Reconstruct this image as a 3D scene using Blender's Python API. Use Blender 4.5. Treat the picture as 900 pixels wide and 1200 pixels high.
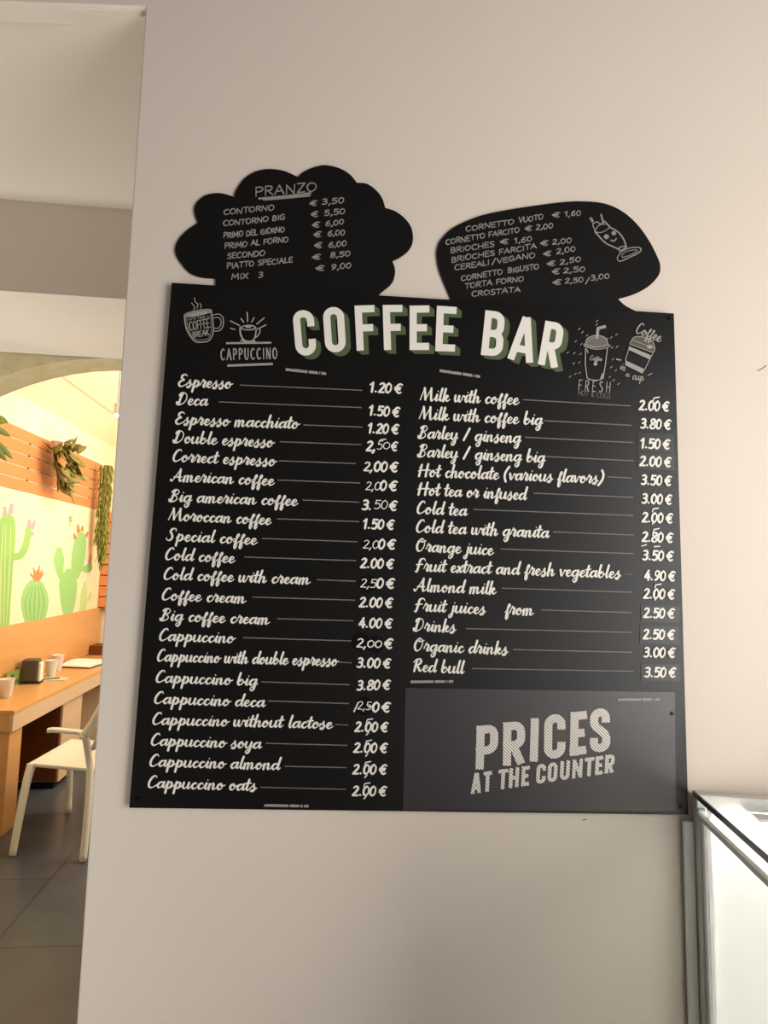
import bpy, bmesh, math, random
from mathutils import Vector, Matrix

# ------------------------------------------------------------------ scene, camera, light
for o in list(bpy.data.objects):
    bpy.data.objects.remove(o, do_unlink=True)
SC = bpy.context.scene
COL = SC.collection
EYE = Vector((0, 0, 1.70))
FPX = 729.815
RC = Matrix(((0.99460484, -0.03868781, -0.09625204),
             (-0.09918624, -0.08288165, -0.99161117),
             (0.03038574, 0.99580816, -0.08627179)))
cam_d = bpy.data.cameras.new('camera')
cam = bpy.data.objects.new('camera', cam_d)
COL.objects.link(cam)
cam_d.sensor_fit = 'HORIZONTAL'
cam_d.sensor_width = 36.0
cam_d.lens = FPX / 900.0 * 36.0
cam_d.clip_start = 0.02
cam.matrix_world = Matrix.Translation(EYE) @ RC.to_4x4()
SC.camera = cam

SC.view_settings.view_transform = 'Standard'
SC.view_settings.look = 'None'
SC.view_settings.gamma = 1.0
SC.view_settings.use_curve_mapping = False
SC.view_settings.exposure = 0.0

world = bpy.data.worlds.new('world')
SC.world = world
world.use_nodes = True
bg = world.node_tree.nodes['Background']
bg.inputs[0].default_value = (1.0, 0.92, 0.85, 1)
bg.inputs[1].default_value = 0.145


def area_light(name, loc, target, sx, sy, power, col, spread=None):
    d = bpy.data.lights.new(name, 'AREA')
    d.shape = 'RECTANGLE'
    d.size, d.size_y, d.energy, d.color = sx, sy, power, col
    if spread:
        d.spread = spread
    o = bpy.data.objects.new(name, d)
    COL.objects.link(o)
    o.location = loc
    o.rotation_euler = (Vector(target) - Vector(loc)).to_track_quat('-Z', 'Y').to_euler()
    return o


# daylight of the shop window to the right, added fill lights with no seen source, warm light of the room with the mural
area_light('window_daylight', (2.3, -0.75, 1.5), (0.75, 1.15, 1.65), 1.5, 2.7, 98, (1.0, 0.965, 0.925))
area_light('board_sheen_fill', (2.3, -3.2, 0.75), (0.6, 1.15, 1.4), 2.6, 1.5, 18, (1.0, 0.96, 0.95))  # added light, gives the board its sheen at the lower right
area_light('soffit_fill', (-1.35, 0.7, 0.5), (-0.9, 2.3, 2.6), 0.9, 0.8, 7.0, (1.0, 0.98, 0.88), 2.2)  # added fill from below, brightens the passage ceiling, beam and arch
area_light('beam_fill', (-1.95, 2.1, 0.9), (-0.95, 2.36, 2.5), 0.5, 0.8, 6.0, (0.94, 1.0, 0.98), 1.6)  # another added fill, lifts the beam underside and the stone arch
area_light('mural_room_light', (-0.2, 5.0, 2.8), (-2.0, 5.4, 0.8), 1.6, 2.6, 92, (1.0, 0.90, 0.72))
area_light('mural_room_uplight', (-0.3, 5.2, 1.8), (-1.0, 5.3, 3.2), 1.0, 2.0, 24, (1.0, 0.92, 0.78))

# ------------------------------------------------------------------ wall frame (the sign wall)
U = Vector((0.99929768, -0.03714839, -0.00491328))
UP = Vector((0.00649105, 0.04247152, 0.99907659))
N = Vector((-0.03690541, -0.99840681, 0.04268282))
O = Vector((-0.31556278, 1.15482533, 1.26933655))
WALL = Matrix.Translation(O) @ Matrix((U, -N, UP)).transposed().to_4x4()   # x right, y into the wall, z up


def ray(px, py):
    return RC @ Vector((px - 450.0, 600.0 - py, -FPX))


def P(px, py, off=0.0):
    """point of the sign wall (u, v) seen at a pixel, on the plane 'off' metres in front of the board face"""
    r = ray(px, py)
    q = EYE + r * (((O + N * off - EYE) @ N) / (r @ N))
    return (q - O) @ U, (q - O) @ UP


# ------------------------------------------------------------------ materials
def srgb(r, g, b):
    f = lambda c: (c / 255 / 12.92) if c / 255 <= 0.04045 else ((c / 255 + 0.055) / 1.055) ** 2.4
    return (f(r), f(g), f(b), 1)


MATS = {}


def mat(name, rgb, rough=0.6, metal=0.0, spec=0.5, noise=0.0, scale=8.0, bump=0.0, stretch=(1, 1, 1),
        rgb2=None, trans=0.0, emit=None, estr=0.0, ior=1.45, alpha=1.0):
    if name in MATS:
        return MATS[name]
    m = bpy.data.materials.new(name)
    m.use_nodes = True
    nt = m.node_tree
    b = nt.nodes['Principled BSDF']
    c = srgb(*rgb)
    b.inputs['Base Color'].default_value = c
    b.inputs['Roughness'].default_value = rough
    b.inputs['Metallic'].default_value = metal
    b.inputs['Specular IOR Level'].default_value = spec
    b.inputs['Transmission Weight'].default_value = trans
    b.inputs['IOR'].default_value = ior
    b.inputs['Alpha'].default_value = alpha
    if emit:
        b.inputs['Emission Color'].default_value = srgb(*emit)
        b.inputs['Emission Strength'].default_value = estr
    if noise > 0 or bump > 0:
        tc = nt.nodes.new('ShaderNodeTexCoord')
        mp = nt.nodes.new('ShaderNodeMapping')
        mp.inputs['Scale'].default_value = stretch
        no = nt.nodes.new('ShaderNodeTexNoise')
        no.inputs['Scale'].default_value = scale
        no.inputs['Detail'].default_value = 5
        nt.links.new(tc.outputs['Object'], mp.inputs['Vector'])
        nt.links.new(mp.outputs['Vector'], no.inputs['Vector'])
        if noise > 0:
            mx = nt.nodes.new('ShaderNodeMix')
            mx.data_type = 'RGBA'
            c2 = srgb(*rgb2) if rgb2 else tuple(v * (1 - noise) for v in c[:3]) + (1,)
            mx.inputs[6].default_value = c
            mx.inputs[7].default_value = c2
            nt.links.new(no.outputs['Fac'], mx.inputs[0])
            nt.links.new(mx.outputs[2], b.inputs['Base Color'])
        if bump > 0:
            bp = nt.nodes.new('ShaderNodeBump')
            bp.inputs['Strength'].default_value = bump
            bp.inputs['Distance'].default_value = 0.01
            nt.links.new(no.outputs['Fac'], bp.inputs['Height'])
            nt.links.new(bp.outputs['Normal'], b.inputs['Normal'])
    MATS[name] = m
    return m


def stripe_mat(name, rgb, rgb2, scale, rot):
    m = mat(name, rgb, 0.6)
    nt = m.node_tree
    b = nt.nodes['Principled BSDF']
    tc = nt.nodes.new('ShaderNodeTexCoord')
    mp = nt.nodes.new('ShaderNodeMapping')
    mp.inputs['Rotation'].default_value = rot
    w = nt.nodes.new('ShaderNodeTexWave')
    w.inputs['Scale'].default_value = scale
    w.inputs['Distortion'].default_value = 0.0
    rp = nt.nodes.new('ShaderNodeValToRGB')
    rp.color_ramp.elements[0].position = 0.15
    rp.color_ramp.elements[0].color = srgb(*rgb2)
    rp.color_ramp.elements[1].position = 0.55
    rp.color_ramp.elements[1].color = srgb(*rgb)
    nt.links.new(tc.outputs['Object'], mp.inputs['Vector'])
    nt.links.new(mp.outputs['Vector'], w.inputs['Vector'])
    nt.links.new(w.outputs['Fac'], rp.inputs['Fac'])
    nt.links.new(rp.outputs['Color'], b.inputs['Base Color'])
    return m


def tile_mat(name):
    m = mat(name, (82, 80, 80), 0.28)
    nt = m.node_tree
    b = nt.nodes['Principled BSDF']
    tc = nt.nodes.new('ShaderNodeTexCoord')
    mp = nt.nodes.new('ShaderNodeMapping')
    mp.inputs['Rotation'].default_value = (0, 0, math.pi / 2)
    mp.inputs['Location'].default_value = (0.0, 0.16, 0)
    br = nt.nodes.new('ShaderNodeTexBrick')
    br.offset = 0.5
    br.inputs['Color1'].default_value = srgb(98, 102, 114)
    br.inputs['Color2'].default_value = srgb(88, 91, 100)
    br.inputs['Mortar'].default_value = srgb(52, 52, 56)
    br.inputs['Scale'].default_value = 1.0
    br.inputs['Mortar Size'].default_value = 0.004
    br.inputs['Brick Width'].default_value = 1.2
    br.inputs['Row Height'].default_value = 0.6
    no = nt.nodes.new('ShaderNodeTexNoise')
    no.inputs['Scale'].default_value = 3.5
    no.inputs['Detail'].default_value = 6
    mx = nt.nodes.new('ShaderNodeMix')
    mx.data_type = 'RGBA'
    mx.blend_type = 'MULTIPLY'
    mx.inputs[0].default_value = 0.5
    nt.links.new(tc.outputs['Object'], mp.inputs['Vector'])
    nt.links.new(mp.outputs['Vector'], br.inputs['Vector'])
    nt.links.new(tc.outputs['Object'], no.inputs['Vector'])
    nt.links.new(br.outputs['Color'], mx.inputs[6])
    nt.links.new(no.outputs['Fac'], mx.inputs[7])
    nt.links.new(mx.outputs[2], b.inputs['Base Color'])
    return m


M_wall = mat('wall_paint', (226, 213, 199), 0.75, spec=0.25, noise=0.06, scale=2.2, bump=0.05)
M_cream = mat('cream_paint', (244, 228, 196), 0.8, spec=0.2)
M_stone = mat('stone', (218, 206, 168), 0.9, noise=1, rgb2=(180, 160, 118), scale=16, bump=0.9)
M_floor = tile_mat('dark_floor_tiles')
M_board = mat('black_printed_board', (10, 8, 7), 0.35, spec=0.44)
M_cover = mat('satin_cover_sheet', (44, 38, 39), 0.36, spec=0.75)
M_chalkboard = mat('black_chalkboard', (14, 13, 12), 0.55, spec=0.25, noise=0.25, scale=9)
M_sticker = mat('black_sticker', (7, 6, 6), 0.6, spec=0.15)
M_patch = mat('price_patch', (13, 11, 10), 0.30, spec=0.5)
M_print = mat('white_print', (235, 229, 219), 0.55)
M_print2 = mat('grey_print', (160, 154, 146), 0.55)
M_chalk = mat('chalk', (160, 154, 145), 0.9, spec=0.1, noise=0.35, scale=160)
M_green = mat('green_print', (80, 94, 62), 0.5)
M_hatch = stripe_mat('hatched_print', (234, 228, 218), (146, 139, 134), 78.0, (0, math.radians(48), 0))
M_screw = mat('dark_screw', (24, 22, 22), 0.4, metal=0.6)
M_scuff = mat('scuff', (88, 80, 74), 0.8)
M_alu = mat('brushed_aluminium', (204, 203, 196), 0.4, metal=0.1)
M_alu_w = mat('white_rail', (232, 228, 226), 0.35)
M_glass_edge = mat('green_glass_edge', (70, 88, 84), 0.15, spec=0.6)
M_white = mat('white_panel', (245, 244, 240), 0.45)
M_glass = mat('clear_glass', (250, 253, 252), 0.02, trans=1.0, ior=1.2)
M_wood = mat('orange_wood', (228, 170, 108), 0.32, spec=0.5, noise=0.25, scale=3, stretch=(6, 0.6, 6))
M_wood2 = mat('dark_wood', (120, 62, 22), 0.5, noise=0.3, scale=5, stretch=(4, 4, .6))
M_woodl = mat('pale_wood_edge', (222, 190, 160), 0.4, noise=0.15, scale=4, stretch=(6, 0.6, 6))
M_slat = mat('slat_wood', (228, 146, 88), 0.5, noise=0.3, scale=4, stretch=(6, .7, 6))
M_kick = mat('black_kick', (14, 12, 11), 0.6)
M_chair = mat('ivory_plastic', (238, 236, 226), 0.38)


# ------------------------------------------------------------------ object helpers
def link(name, me, m, parent=None, mw=None):
    o = bpy.data.objects.new(name, me)
    COL.objects.link(o)
    if m:
        me.materials.append(m)
    if parent:
        o.parent = parent
    if mw is not None:
        o.matrix_world = mw
    return o


def mesh_obj(name, vs, fs, m, parent=None, mw=None, smooth=False):
    me = bpy.data.meshes.new(name)
    me.from_pydata([tuple(v) for v in vs], [], fs)
    if smooth:
        for p in me.polygons:
            p.use_smooth = True
    me.update()
    return link(name, me, m, parent, mw)


def bm_obj(name, bm, m, parent=None, mw=None, smooth=False, bevel=0.0):
    bmesh.ops.recalc_face_normals(bm, faces=bm.faces)
    me = bpy.data.meshes.new(name)
    bm.to_mesh(me)
    bm.free()
    if smooth:
        for p in me.polygons:
            p.use_smooth = True
    o = link(name, me, m, parent, mw)
    if bevel > 0:
        b = o.modifiers.new('bevel', 'BEVEL')
        b.width = bevel
        b.segments = 2
        b.limit_method = 'ANGLE'
    return o


def box(bm, x0, x1, y0, y1, z0, z1):
    v = [bm.verts.new(p) for p in ((x0, y0, z0), (x1, y0, z0), (x1, y1, z0), (x0, y1, z0),
                                   (x0, y0, z1), (x1, y0, z1), (x1, y1, z1), (x0, y1, z1))]
    for f in ((0, 3, 2, 1), (4, 5, 6, 7), (0, 1, 5, 4), (1, 2, 6, 5), (2, 3, 7, 6), (3, 0, 4, 7)):
        bm.faces.new([v[i] for i in f])


def box_obj(name, b, m, parent=None, mw=None, bevel=0.0):
    bm = bmesh.new()
    box(bm, *b)
    return bm_obj(name, bm, m, parent, mw, bevel=bevel)


def prism(bm, pts, a, b):
    """polygon pts (u, v) extruded along local y from a to b"""
    f0 = [bm.verts.new((u, a, v)) for u, v in pts]
    f1 = [bm.verts.new((u, b, v)) for u, v in pts]
    bm.faces.new(f0)
    bm.faces.new(f1[::-1])
    n = len(pts)
    for i in range(n):
        bm.faces.new((f0[i], f1[i], f1[(i + 1) % n], f0[(i + 1) % n]))


def tube(bm, pts, rad, seg=10, flat=1.0, closed_caps=True):
    """swept round (or flattened) bar through pts"""
    pts = [Vector(p) for p in pts]
    n = len(pts)
    rads = rad if isinstance(rad, (list, tuple)) else [rad] * n
    rings = []
    ref = Vector((0, 0, 1))
    d0 = (pts[-1] - pts[0]).normalized()
    if abs(d0.z) > 0.8:
        ref = Vector((1, 0, 0))
    for i in range(n):
        d = (pts[min(i + 1, n - 1)] - pts[max(i - 1, 0)]).normalized()
        a = d.cross(ref)
        if a.length < 1e-4:
            a = d.cross(Vector((0, 1, 0)))
        a.normalize()
        b = a.cross(d).normalized()
        ring = []
        for k in range(seg):
            t = 2 * math.pi * k / seg
            ring.append(bm.verts.new(pts[i] + a * math.cos(t) * rads[i] + b * math.sin(t) * rads[i] * flat))
        rings.append(ring)
    for i in range(n - 1):
        for k in range(seg):
            bm.faces.new((rings[i][k], rings[i][(k + 1) % seg], rings[i + 1][(k + 1) % seg], rings[i + 1][k]))
    if closed_caps:
        bm.faces.new(rings[0][::-1])
        bm.faces.new(rings[-1])


def lathe(bm, prof, cx=0, cy=0, seg=24):
    rings = []
    for r, z in prof:
        rings.append([bm.verts.new((cx + r * math.cos(2 * math.pi * k / seg), cy + r * math.sin(2 * math.pi * k / seg), z))
                      for k in range(seg)])
    for i in range(len(rings) - 1):
        for k in range(seg):
            bm.faces.new((rings[i][k], rings[i][(k + 1) % seg], rings[i + 1][(k + 1) % seg], rings[i + 1][k]))
    bm.faces.new(rings[0][::-1])
    bm.faces.new(rings[-1])


def thing(name, label, cat, mw=None, loc=None, group=None):
    o = bpy.data.objects.new(name, None)
    o.empty_display_size = 0.05
    COL.objects.link(o)
    if mw is not None:
        o.matrix_world = mw
    if loc is not None:
        o.location = loc
    bpy.context.view_layer.update()
    return tag(o, label, cat, group)


def tag(o, label, cat, group=None):
    o['label'] = label
    o['category'] = cat
    if group:
        o['group'] = group
    return o


def struct(o):
    o['kind'] = 'structure'
    return o


def catmull(pts, step=6, closed=False):
    n = len(pts)
    if n < 3:
        return list(pts)
    out = []
    rng = n if closed else n - 1
    for i in range(rng):
        if closed:
            p0, p1, p2, p3 = pts[i - 1], pts[i], pts[(i + 1) % n], pts[(i + 2) % n]
        else:
            p0, p1, p2, p3 = pts[max(i - 1, 0)], pts[i], pts[i + 1], pts[min(i + 2, n - 1)]
        for s in range(step):
            t = s / step
            out.append(tuple(0.5 * ((2 * b) + (c - a) * t + (2 * a - 5 * b + 4 * c - d) * t * t +
                                    (3 * b - a - 3 * c + d) * t ** 3) for a, b, c, d in zip(p0, p1, p2, p3)))
    out.append(tuple(pts[0]) if closed else tuple(pts[-1]))
    return out


# ------------------------------------------------------------------ stroke lettering
class Ink:
    """collects strokes drawn in photograph units and lays them on the sign wall as a thin printed / chalked layer"""

    def __init__(self, off):
        self.v, self.f, self.off, self.base = [], [], off, off

    def up(self, d=3e-6):
        self.off += d                          # later strokes lie a hair over earlier ones, like ink

    def poly(self, pts):
        self.up(1.5e-6)
        i = len(self.v)
        for x, y in pts:
            u, v = P(x, y, self.off)
            self.v.append((u, -self.off, v))
        self.f.append(list(range(i, i + len(pts))))

    def dot(self, x, y, r, k=8, ry=None):
        ry = ry or r
        self.poly([(x + r * math.cos(2 * math.pi * t / k), y - ry * math.sin(2 * math.pi * t / k)) for t in range(k)])

    def brush(self, pts, wmin, wmax):
        """brush pen: thick on the way down, thin on the way up, round ends"""
        n = len(pts)
        if n < 2:
            return
        L, Rr = [], []
        ws = []
        for i in range(n):
            a, b = pts[max(i - 1, 0)], pts[min(i + 1, n - 1)]
            dx, dy = b[0] - a[0], b[1] - a[1]
            l = math.hypot(dx, dy) or 1e-6
            t = max(0.0, min(1.0, 0.35 + 0.75 * dy / l))
            ws.append(wmin + (wmax - wmin) * t)
        self.up()
        sm = [sum(ws[max(0, i - 2):i + 3]) / len(ws[max(0, i - 2):i + 3]) for i in range(n)]
        for i in range(n):
            a, b = pts[max(i - 1, 0)], pts[min(i + 1, n - 1)]
            dx, dy = b[0] - a[0], b[1] - a[1]
            l = math.hypot(dx, dy) or 1e-6
            nx, ny = -dy / l * sm[i] / 2, dx / l * sm[i] / 2
            L.append((pts[i][0] + nx, pts[i][1] + ny))
            Rr.append((pts[i][0] - nx, pts[i][1] - ny))
        base = len(self.v)
        for a, b in zip(L, Rr):
            for q in (a, b):
                u, v = P(q[0], q[1], self.off)
                self.v.append((u, -self.off, v))
        for i in range(n - 1):
            k = base + 2 * i
            self.f.append([k, k + 1, k + 3, k + 2])
        self.dot(pts[0][0], pts[0][1], sm[0] / 2)
        self.dot(pts[-1][0], pts[-1][1], sm[-1] / 2)

    def bar(self, pts, w, closed=False, offx=0, offy=0):
        """constant width stroke with mitred joins and square ends"""
        pts = [(p[0] + offx, p[1] + offy) for p in pts]
        if closed and pts[0] == pts[-1]:
            pts = pts[:-1]
        self.up(8e-6 if self.off > .0016 else 1.5e-6)
        n = len(pts)
        base = len(self.v)
        for i in range(n):
            if closed:
                a, c, b = pts[i - 1], pts[i], pts[(i + 1) % n]
            else:
                a, c, b = pts[max(i - 1, 0)], pts[i], pts[min(i + 1, n - 1)]
            d1 = (c[0] - a[0], c[1] - a[1])
            d2 = (b[0] - c[0], b[1] - c[1])
            if math.hypot(*d1) < 1e-9:
                d1 = d2
            if math.hypot(*d2) < 1e-9:
                d2 = d1
            l1, l2 = math.hypot(*d1), math.hypot(*d2)
            n1 = (-d1[1] / l1, d1[0] / l1)
            n2 = (-d2[1] / l2, d2[0] / l2)
            m = (n1[0] + n2[0], n1[1] + n2[1])
            ml = math.hypot(*m) or 1e-6
            m = (m[0] / ml, m[1] / ml)
            s = w / 2 / max(0.35, m[0] * n1[0] + m[1] * n1[1])
            for sg in (1, -1):
                u, v = P(c[0] + sg * m[0] * s, c[1] + sg * m[1] * s, self.off)
                self.v.append((u, -self.off, v))
        for i in range(n if closed else n - 1):
            k, k2 = base + 2 * i, base + 2 * ((i + 1) % n)
            self.f.append([k, k + 1, k2 + 1, k2])

    def done(self, name, m, parent, label=None):
        o = mesh_obj(name, self.v, self.f, m, parent)
        if label:
            o['label'] = label
        return o


D_ = [[(.38, 1.48), (.36, 1.58)]]
BOWL = [(.76, .85), (.55, 1), (.26, .82), (.12, .4), (.27, .03), (.55, .25), (.8, .95)]
STEM = [(.08, .8), (.15, 1.0), (.14, .5), (.12, 0)]
SCRIPT = {
    'a': (1.0, [BOWL, [(.81, 1), (.74, .45), (.82, .05), (1.06, .32)]]),
    'b': (.92, [[(.3, 2), (.2, 1.1), (.16, .3), (.35, .02), (.65, .2), (.75, .65), (.55, .92), (.32, .65)], [(.7, .5), (1, .55)]]),
    'c': (.74, [[(.66, .8), (.5, 1), (.23, .75), (.15, .35), (.32, .02), (.55, .1), (.8, .4)]]),
    'd': (1.0, [BOWL, [(.94, 2), (.82, 1.1), (.76, .4), (.85, .03), (1.06, .32)]]),
    'e': (.74, [[(.12, .42), (.45, .55), (.6, .8), (.45, 1), (.22, .8), (.14, .35), (.32, .02), (.55, .1), (.8, .4)]]),
    'f': (.62, [[(.02, .3), (.35, .8), (.58, 1.38), (.48, 1.6), (.35, 1.2), (.27, .3), (.22, -.55), (.33, -.8), (.47, -.4), (.42, 0), (.7, .4)]]),
    'g': (1.0, [BOWL, [(.81, 1), (.75, .2), (.66, -.6), (.42, -.88), (.25, -.6), (.5, -.2), (1.05, .35)]]),
    'h': (.97, [[(.3, 2), (.2, 1.1), (.14, 0)], [(.16, .35), (.38, .85), (.58, 1), (.66, .75), (.62, .2), (.75, .02), (1.0, .35)]]),
    'i': (.5, [[(.02, .35), (.25, .98)], [(.28, 1), (.2, .3), (.3, .02), (.55, .35)]] + D_),
    'j': (.5, [[(.3, 1), (.22, 0), (.1, -.65), (-.1, -.8), (-.2, -.55), (.1, -.15), (.55, .35)]] + D_),
    'k': (.9, [[(.3, 2), (.2, 1.1), (.14, 0)], [(.16, .4), (.5, .97), (.64, .8), (.42, .5), (.22, .45)], [(.35, .48), (.62, .05), (.95, .35)]]),
    'l': (.5, [[(.36, 2), (.24, 1.1), (.2, .3), (.32, .02), (.56, .35)]]),
    'm': (1.4, [STEM, [(.14, .4), (.35, .9), (.5, 1), (.56, .7), (.52, 0)], [(.54, .4), (.75, .9), (.92, 1), (1.0, .75), (.96, .2), (1.08, .02), (1.42, .35)]]),
    'n': (.99, [STEM, [(.14, .4), (.38, .9), (.55, 1), (.63, .75), (.59, .2), (.72, .02), (1.02, .35)]]),
    'o': (.86, [[(.5, 1), (.25, .85), (.13, .4), (.3, .02), (.58, .2), (.69, .65), (.52, .98), (.5, .75), (.7, .62), (.95, .78)]]),
    'p': (.97, [[(.02, .4), (.25, 1)], [(.28, 1.08), (.2, .2), (.12, -.82)], [(.2, .35), (.4, .9), (.6, 1), (.73, .65), (.6, .15), (.36, .02), (.2, .15)], [(.55, .1), (.98, .4)]]),
    'r': (.74, [[(.02, .4), (.2, 1.1), (.27, 1.28), (.33, 1.05), (.52, 1.0), (.56, .75), (.43, .3), (.52, .02), (.8, .4)]]),
    's': (.76, [[(-.02, .3), (.3, .85), (.44, 1.16), (.38, .85), (.53, .42), (.42, -.08), (.14, -.14), (.16, .06), (.45, .1), (.8, .42)]]),
    't': (.56, [[(.34, 1.8), (.23, .8), (.2, .25), (.34, .02), (.6, .35)], [(-.04, 1.15), (.6, 1.25)]]),
    'u': (1.0, [[(.15, 1), (.1, .35), (.25, .02), (.5, .2), (.72, .9)], [(.75, 1), (.68, .3), (.8, .02), (1.05, .35)]]),
    'v': (.8, [[(.1, 1), (.2, .5), (.3, .03), (.5, .4), (.62, .95), (.85, .85)]]),
    'w': (1.28, [[(.12, 1), (.1, .35), (.25, .02), (.45, .3), (.6, .95)], [(.6, .97), (.58, .3), (.75, .02), (.95, .4), (1.07, 1), (1.32, .85)]]),
    'x': (.8, [[(.1, .9), (.25, .95), (.45, .3), (.6, .03), (.85, .35)], [(.7, 1), (.1, 0)]]),
    'y': (.95, [[(.15, 1), (.1, .4), (.28, .05), (.5, .25), (.72, .95)], [(.75, 1), (.68, .2), (.58, -.6), (.35, -.88), (.2, -.6), (.5, -.15), (1.0, .35)]]),
    'E': (1.0, [[(.95, 1.75), (.75, 2), (.4, 1.85), (.33, 1.4), (.65, 1.12), (.35, .95), (.1, .5), (.25, .05), (.6, .05), (1.0, .4)]]),
    'D': (1.3, [[(.5, 1.75), (.35, 1.0), (.25, .05)], [(.0, .35), (.08, .02), (.45, -.02), (.9, .4), (1.1, 1.1), (.97, 1.75), (.6, 1.98), (.3, 1.8), (.2, 1.5)]]),
    'C': (1.1, [[(.95, 1.7), (.85, 1.98), (.5, 1.8), (.2, 1.0), (.2, .3), (.45, .0), (.75, .15), (1.1, .5)]]),
    'A': (1.45, [[(.0, .2), (.15, .02), (.5, .8), (.95, 1.95)], [(.98, 2), (.98, 1.0), (1.05, .2), (1.2, .02), (1.45, .35)], [(.35, .7), (1.2, .75)]]),
    'B': (1.2, [[(.55, 1.75), (.4, 1.0), (.28, .1)], [(.05, .3), (.12, .0), (.5, -.02), (.9, .3), (.85, .8), (.5, 1.05), (.85, 1.2), (1.05, 1.6), (.85, 1.95), (.5, 1.9), (.25, 1.6)]]),
    'M': (1.9, [[(.1, .05), (.35, 1.2), (.5, 1.95)], [(.5, 1.98), (.65, 1.0), (.75, .15)], [(.75, .15), (1.1, 1.2), (1.35, 1.95)], [(1.35, 1.98), (1.4, 1.0), (1.5, .1), (1.65, .02), (1.9, .35)]]),
    'S': (1.15, [[(1.0, 1.6), (.97, 1.95), (.6, 1.95), (.4, 1.5), (.6, 1.0), (.7, .5), (.45, .02), (.1, .1), (.05, .4)]]),
    'H': (1.5, [[(.15, 1.3), (.4, 1.95), (.3, 1), (.2, 0)], [(1.2, 2), (1.1, 1.0), (1.05, .0)], [(.05, .85), (.7, 1.0), (1.5, 1.05)]]),
    'O': (1.3, [[(.7, 2), (.35, 1.6), (.15, .8), (.35, .05), (.75, .15), (1.05, .9), (1.0, 1.7), (.7, 2), (.5, 1.75), (.75, 1.5), (1.2, 1.7)]]),
    'F': (1.05, [[(1.15, 1.7), (.95, 2), (.55, 1.85), (.42, 1.2), (.32, .4), (.2, -.15), (.0, -.05)], [(.1, 1.0), (.85, 1.1)]]),
    'R': (1.3, [[(.5, 1.75), (.38, 1.0), (.28, .0)], [(.1, 1.4), (.35, 1.85), (.75, 2), (1.0, 1.7), (.85, 1.2), (.45, 1.0)], [(.5, 1.0), (.8, .5), (1.0, .05), (1.3, .35)]]),
    '(': (.7, [[(.6, 2.1), (.2, 1.2), (.15, .4), (.35, -.3)]]),
    ')': (.7, [[(.35, 2.1), (.6, 1.4), (.5, .5), (.1, -.3)]]),
    '/': (1.0, [[(.8, 1.9), (.2, 0)]]),
    ' ': (.6, []),
}
RING = [(.27, 1), (.07, .78), (.03, .5), (.07, .2), (.27, 0), (.47, .22), (.51, .5), (.47, .8), (.27, 1)]
DIGIT = {
    '0': (.62, [RING]),
    '1': (.5, [[(.06, .76), (.3, .99)], [(.3, .99), (.3, .5), (.3, 0)]]),
    '2': (.6, [[(.06, .84), (.24, .99), (.45, .88), (.42, .6), (.05, .02)], [(.05, .02), (.3, .02), (.52, .02)]]),
    '3': (.6, [[(.08, .92), (.3, .99), (.47, .8), (.4, .58), (.18, .53)], [(.18, .53), (.44, .46), (.49, .2), (.28, 0), (.04, .07)]]),
    '4': (.62, [[(.34, 1), (.2, .65), (.03, .28)], [(.03, .28), (.3, .28), (.56, .28)], [(.4, .62), (.4, .3), (.4, 0)]]),
    '5': (.6, [[(.5, .98), (.3, .98), (.12, .98)], [(.12, .98), (.11, .75), (.09, .56)], [(.09, .56), (.32, .62), (.5, .4), (.42, .08), (.2, 0), (.04, .06)]]),
    '6': (.62, [[(.46, .95), (.25, .85), (.08, .5), (.1, .12), (.3, 0), (.5, .15), (.48, .45), (.3, .56), (.1, .4)]]),
    '8': (.62, [[(.28, .54), (.08, .72), (.14, .95), (.28, 1), (.44, .93), (.47, .72), (.28, .54), (.06, .32), (.1, .06), (.28, 0), (.48, .08), (.5, .32), (.28, .54)]]),
    '9': (.62, [[(.48, .6), (.28, .45), (.08, .6), (.1, .88), (.3, 1), (.48, .85), (.48, .5), (.3, .15), (.12, .02)]]),
    '.': (.36, [[(.12, .07), (.14, .06)]]),
    ',': (.28, [[(.14, .1), (.1, -.08), (.03, -.2)]]),
    '€': (.72, [[(.62, .9), (.42, .99), (.2, .8), (.13, .5), (.2, .2), (.42, .01), (.6, .1)], [(.0, .6), (.25, .6), (.5, .6)], [(.0, .4), (.25, .4), (.46, .4)]]),
    ' ': (.22, []),
    '/': (.5, [[(.42, 1.1), (.06, -.1)]]),
}
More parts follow.
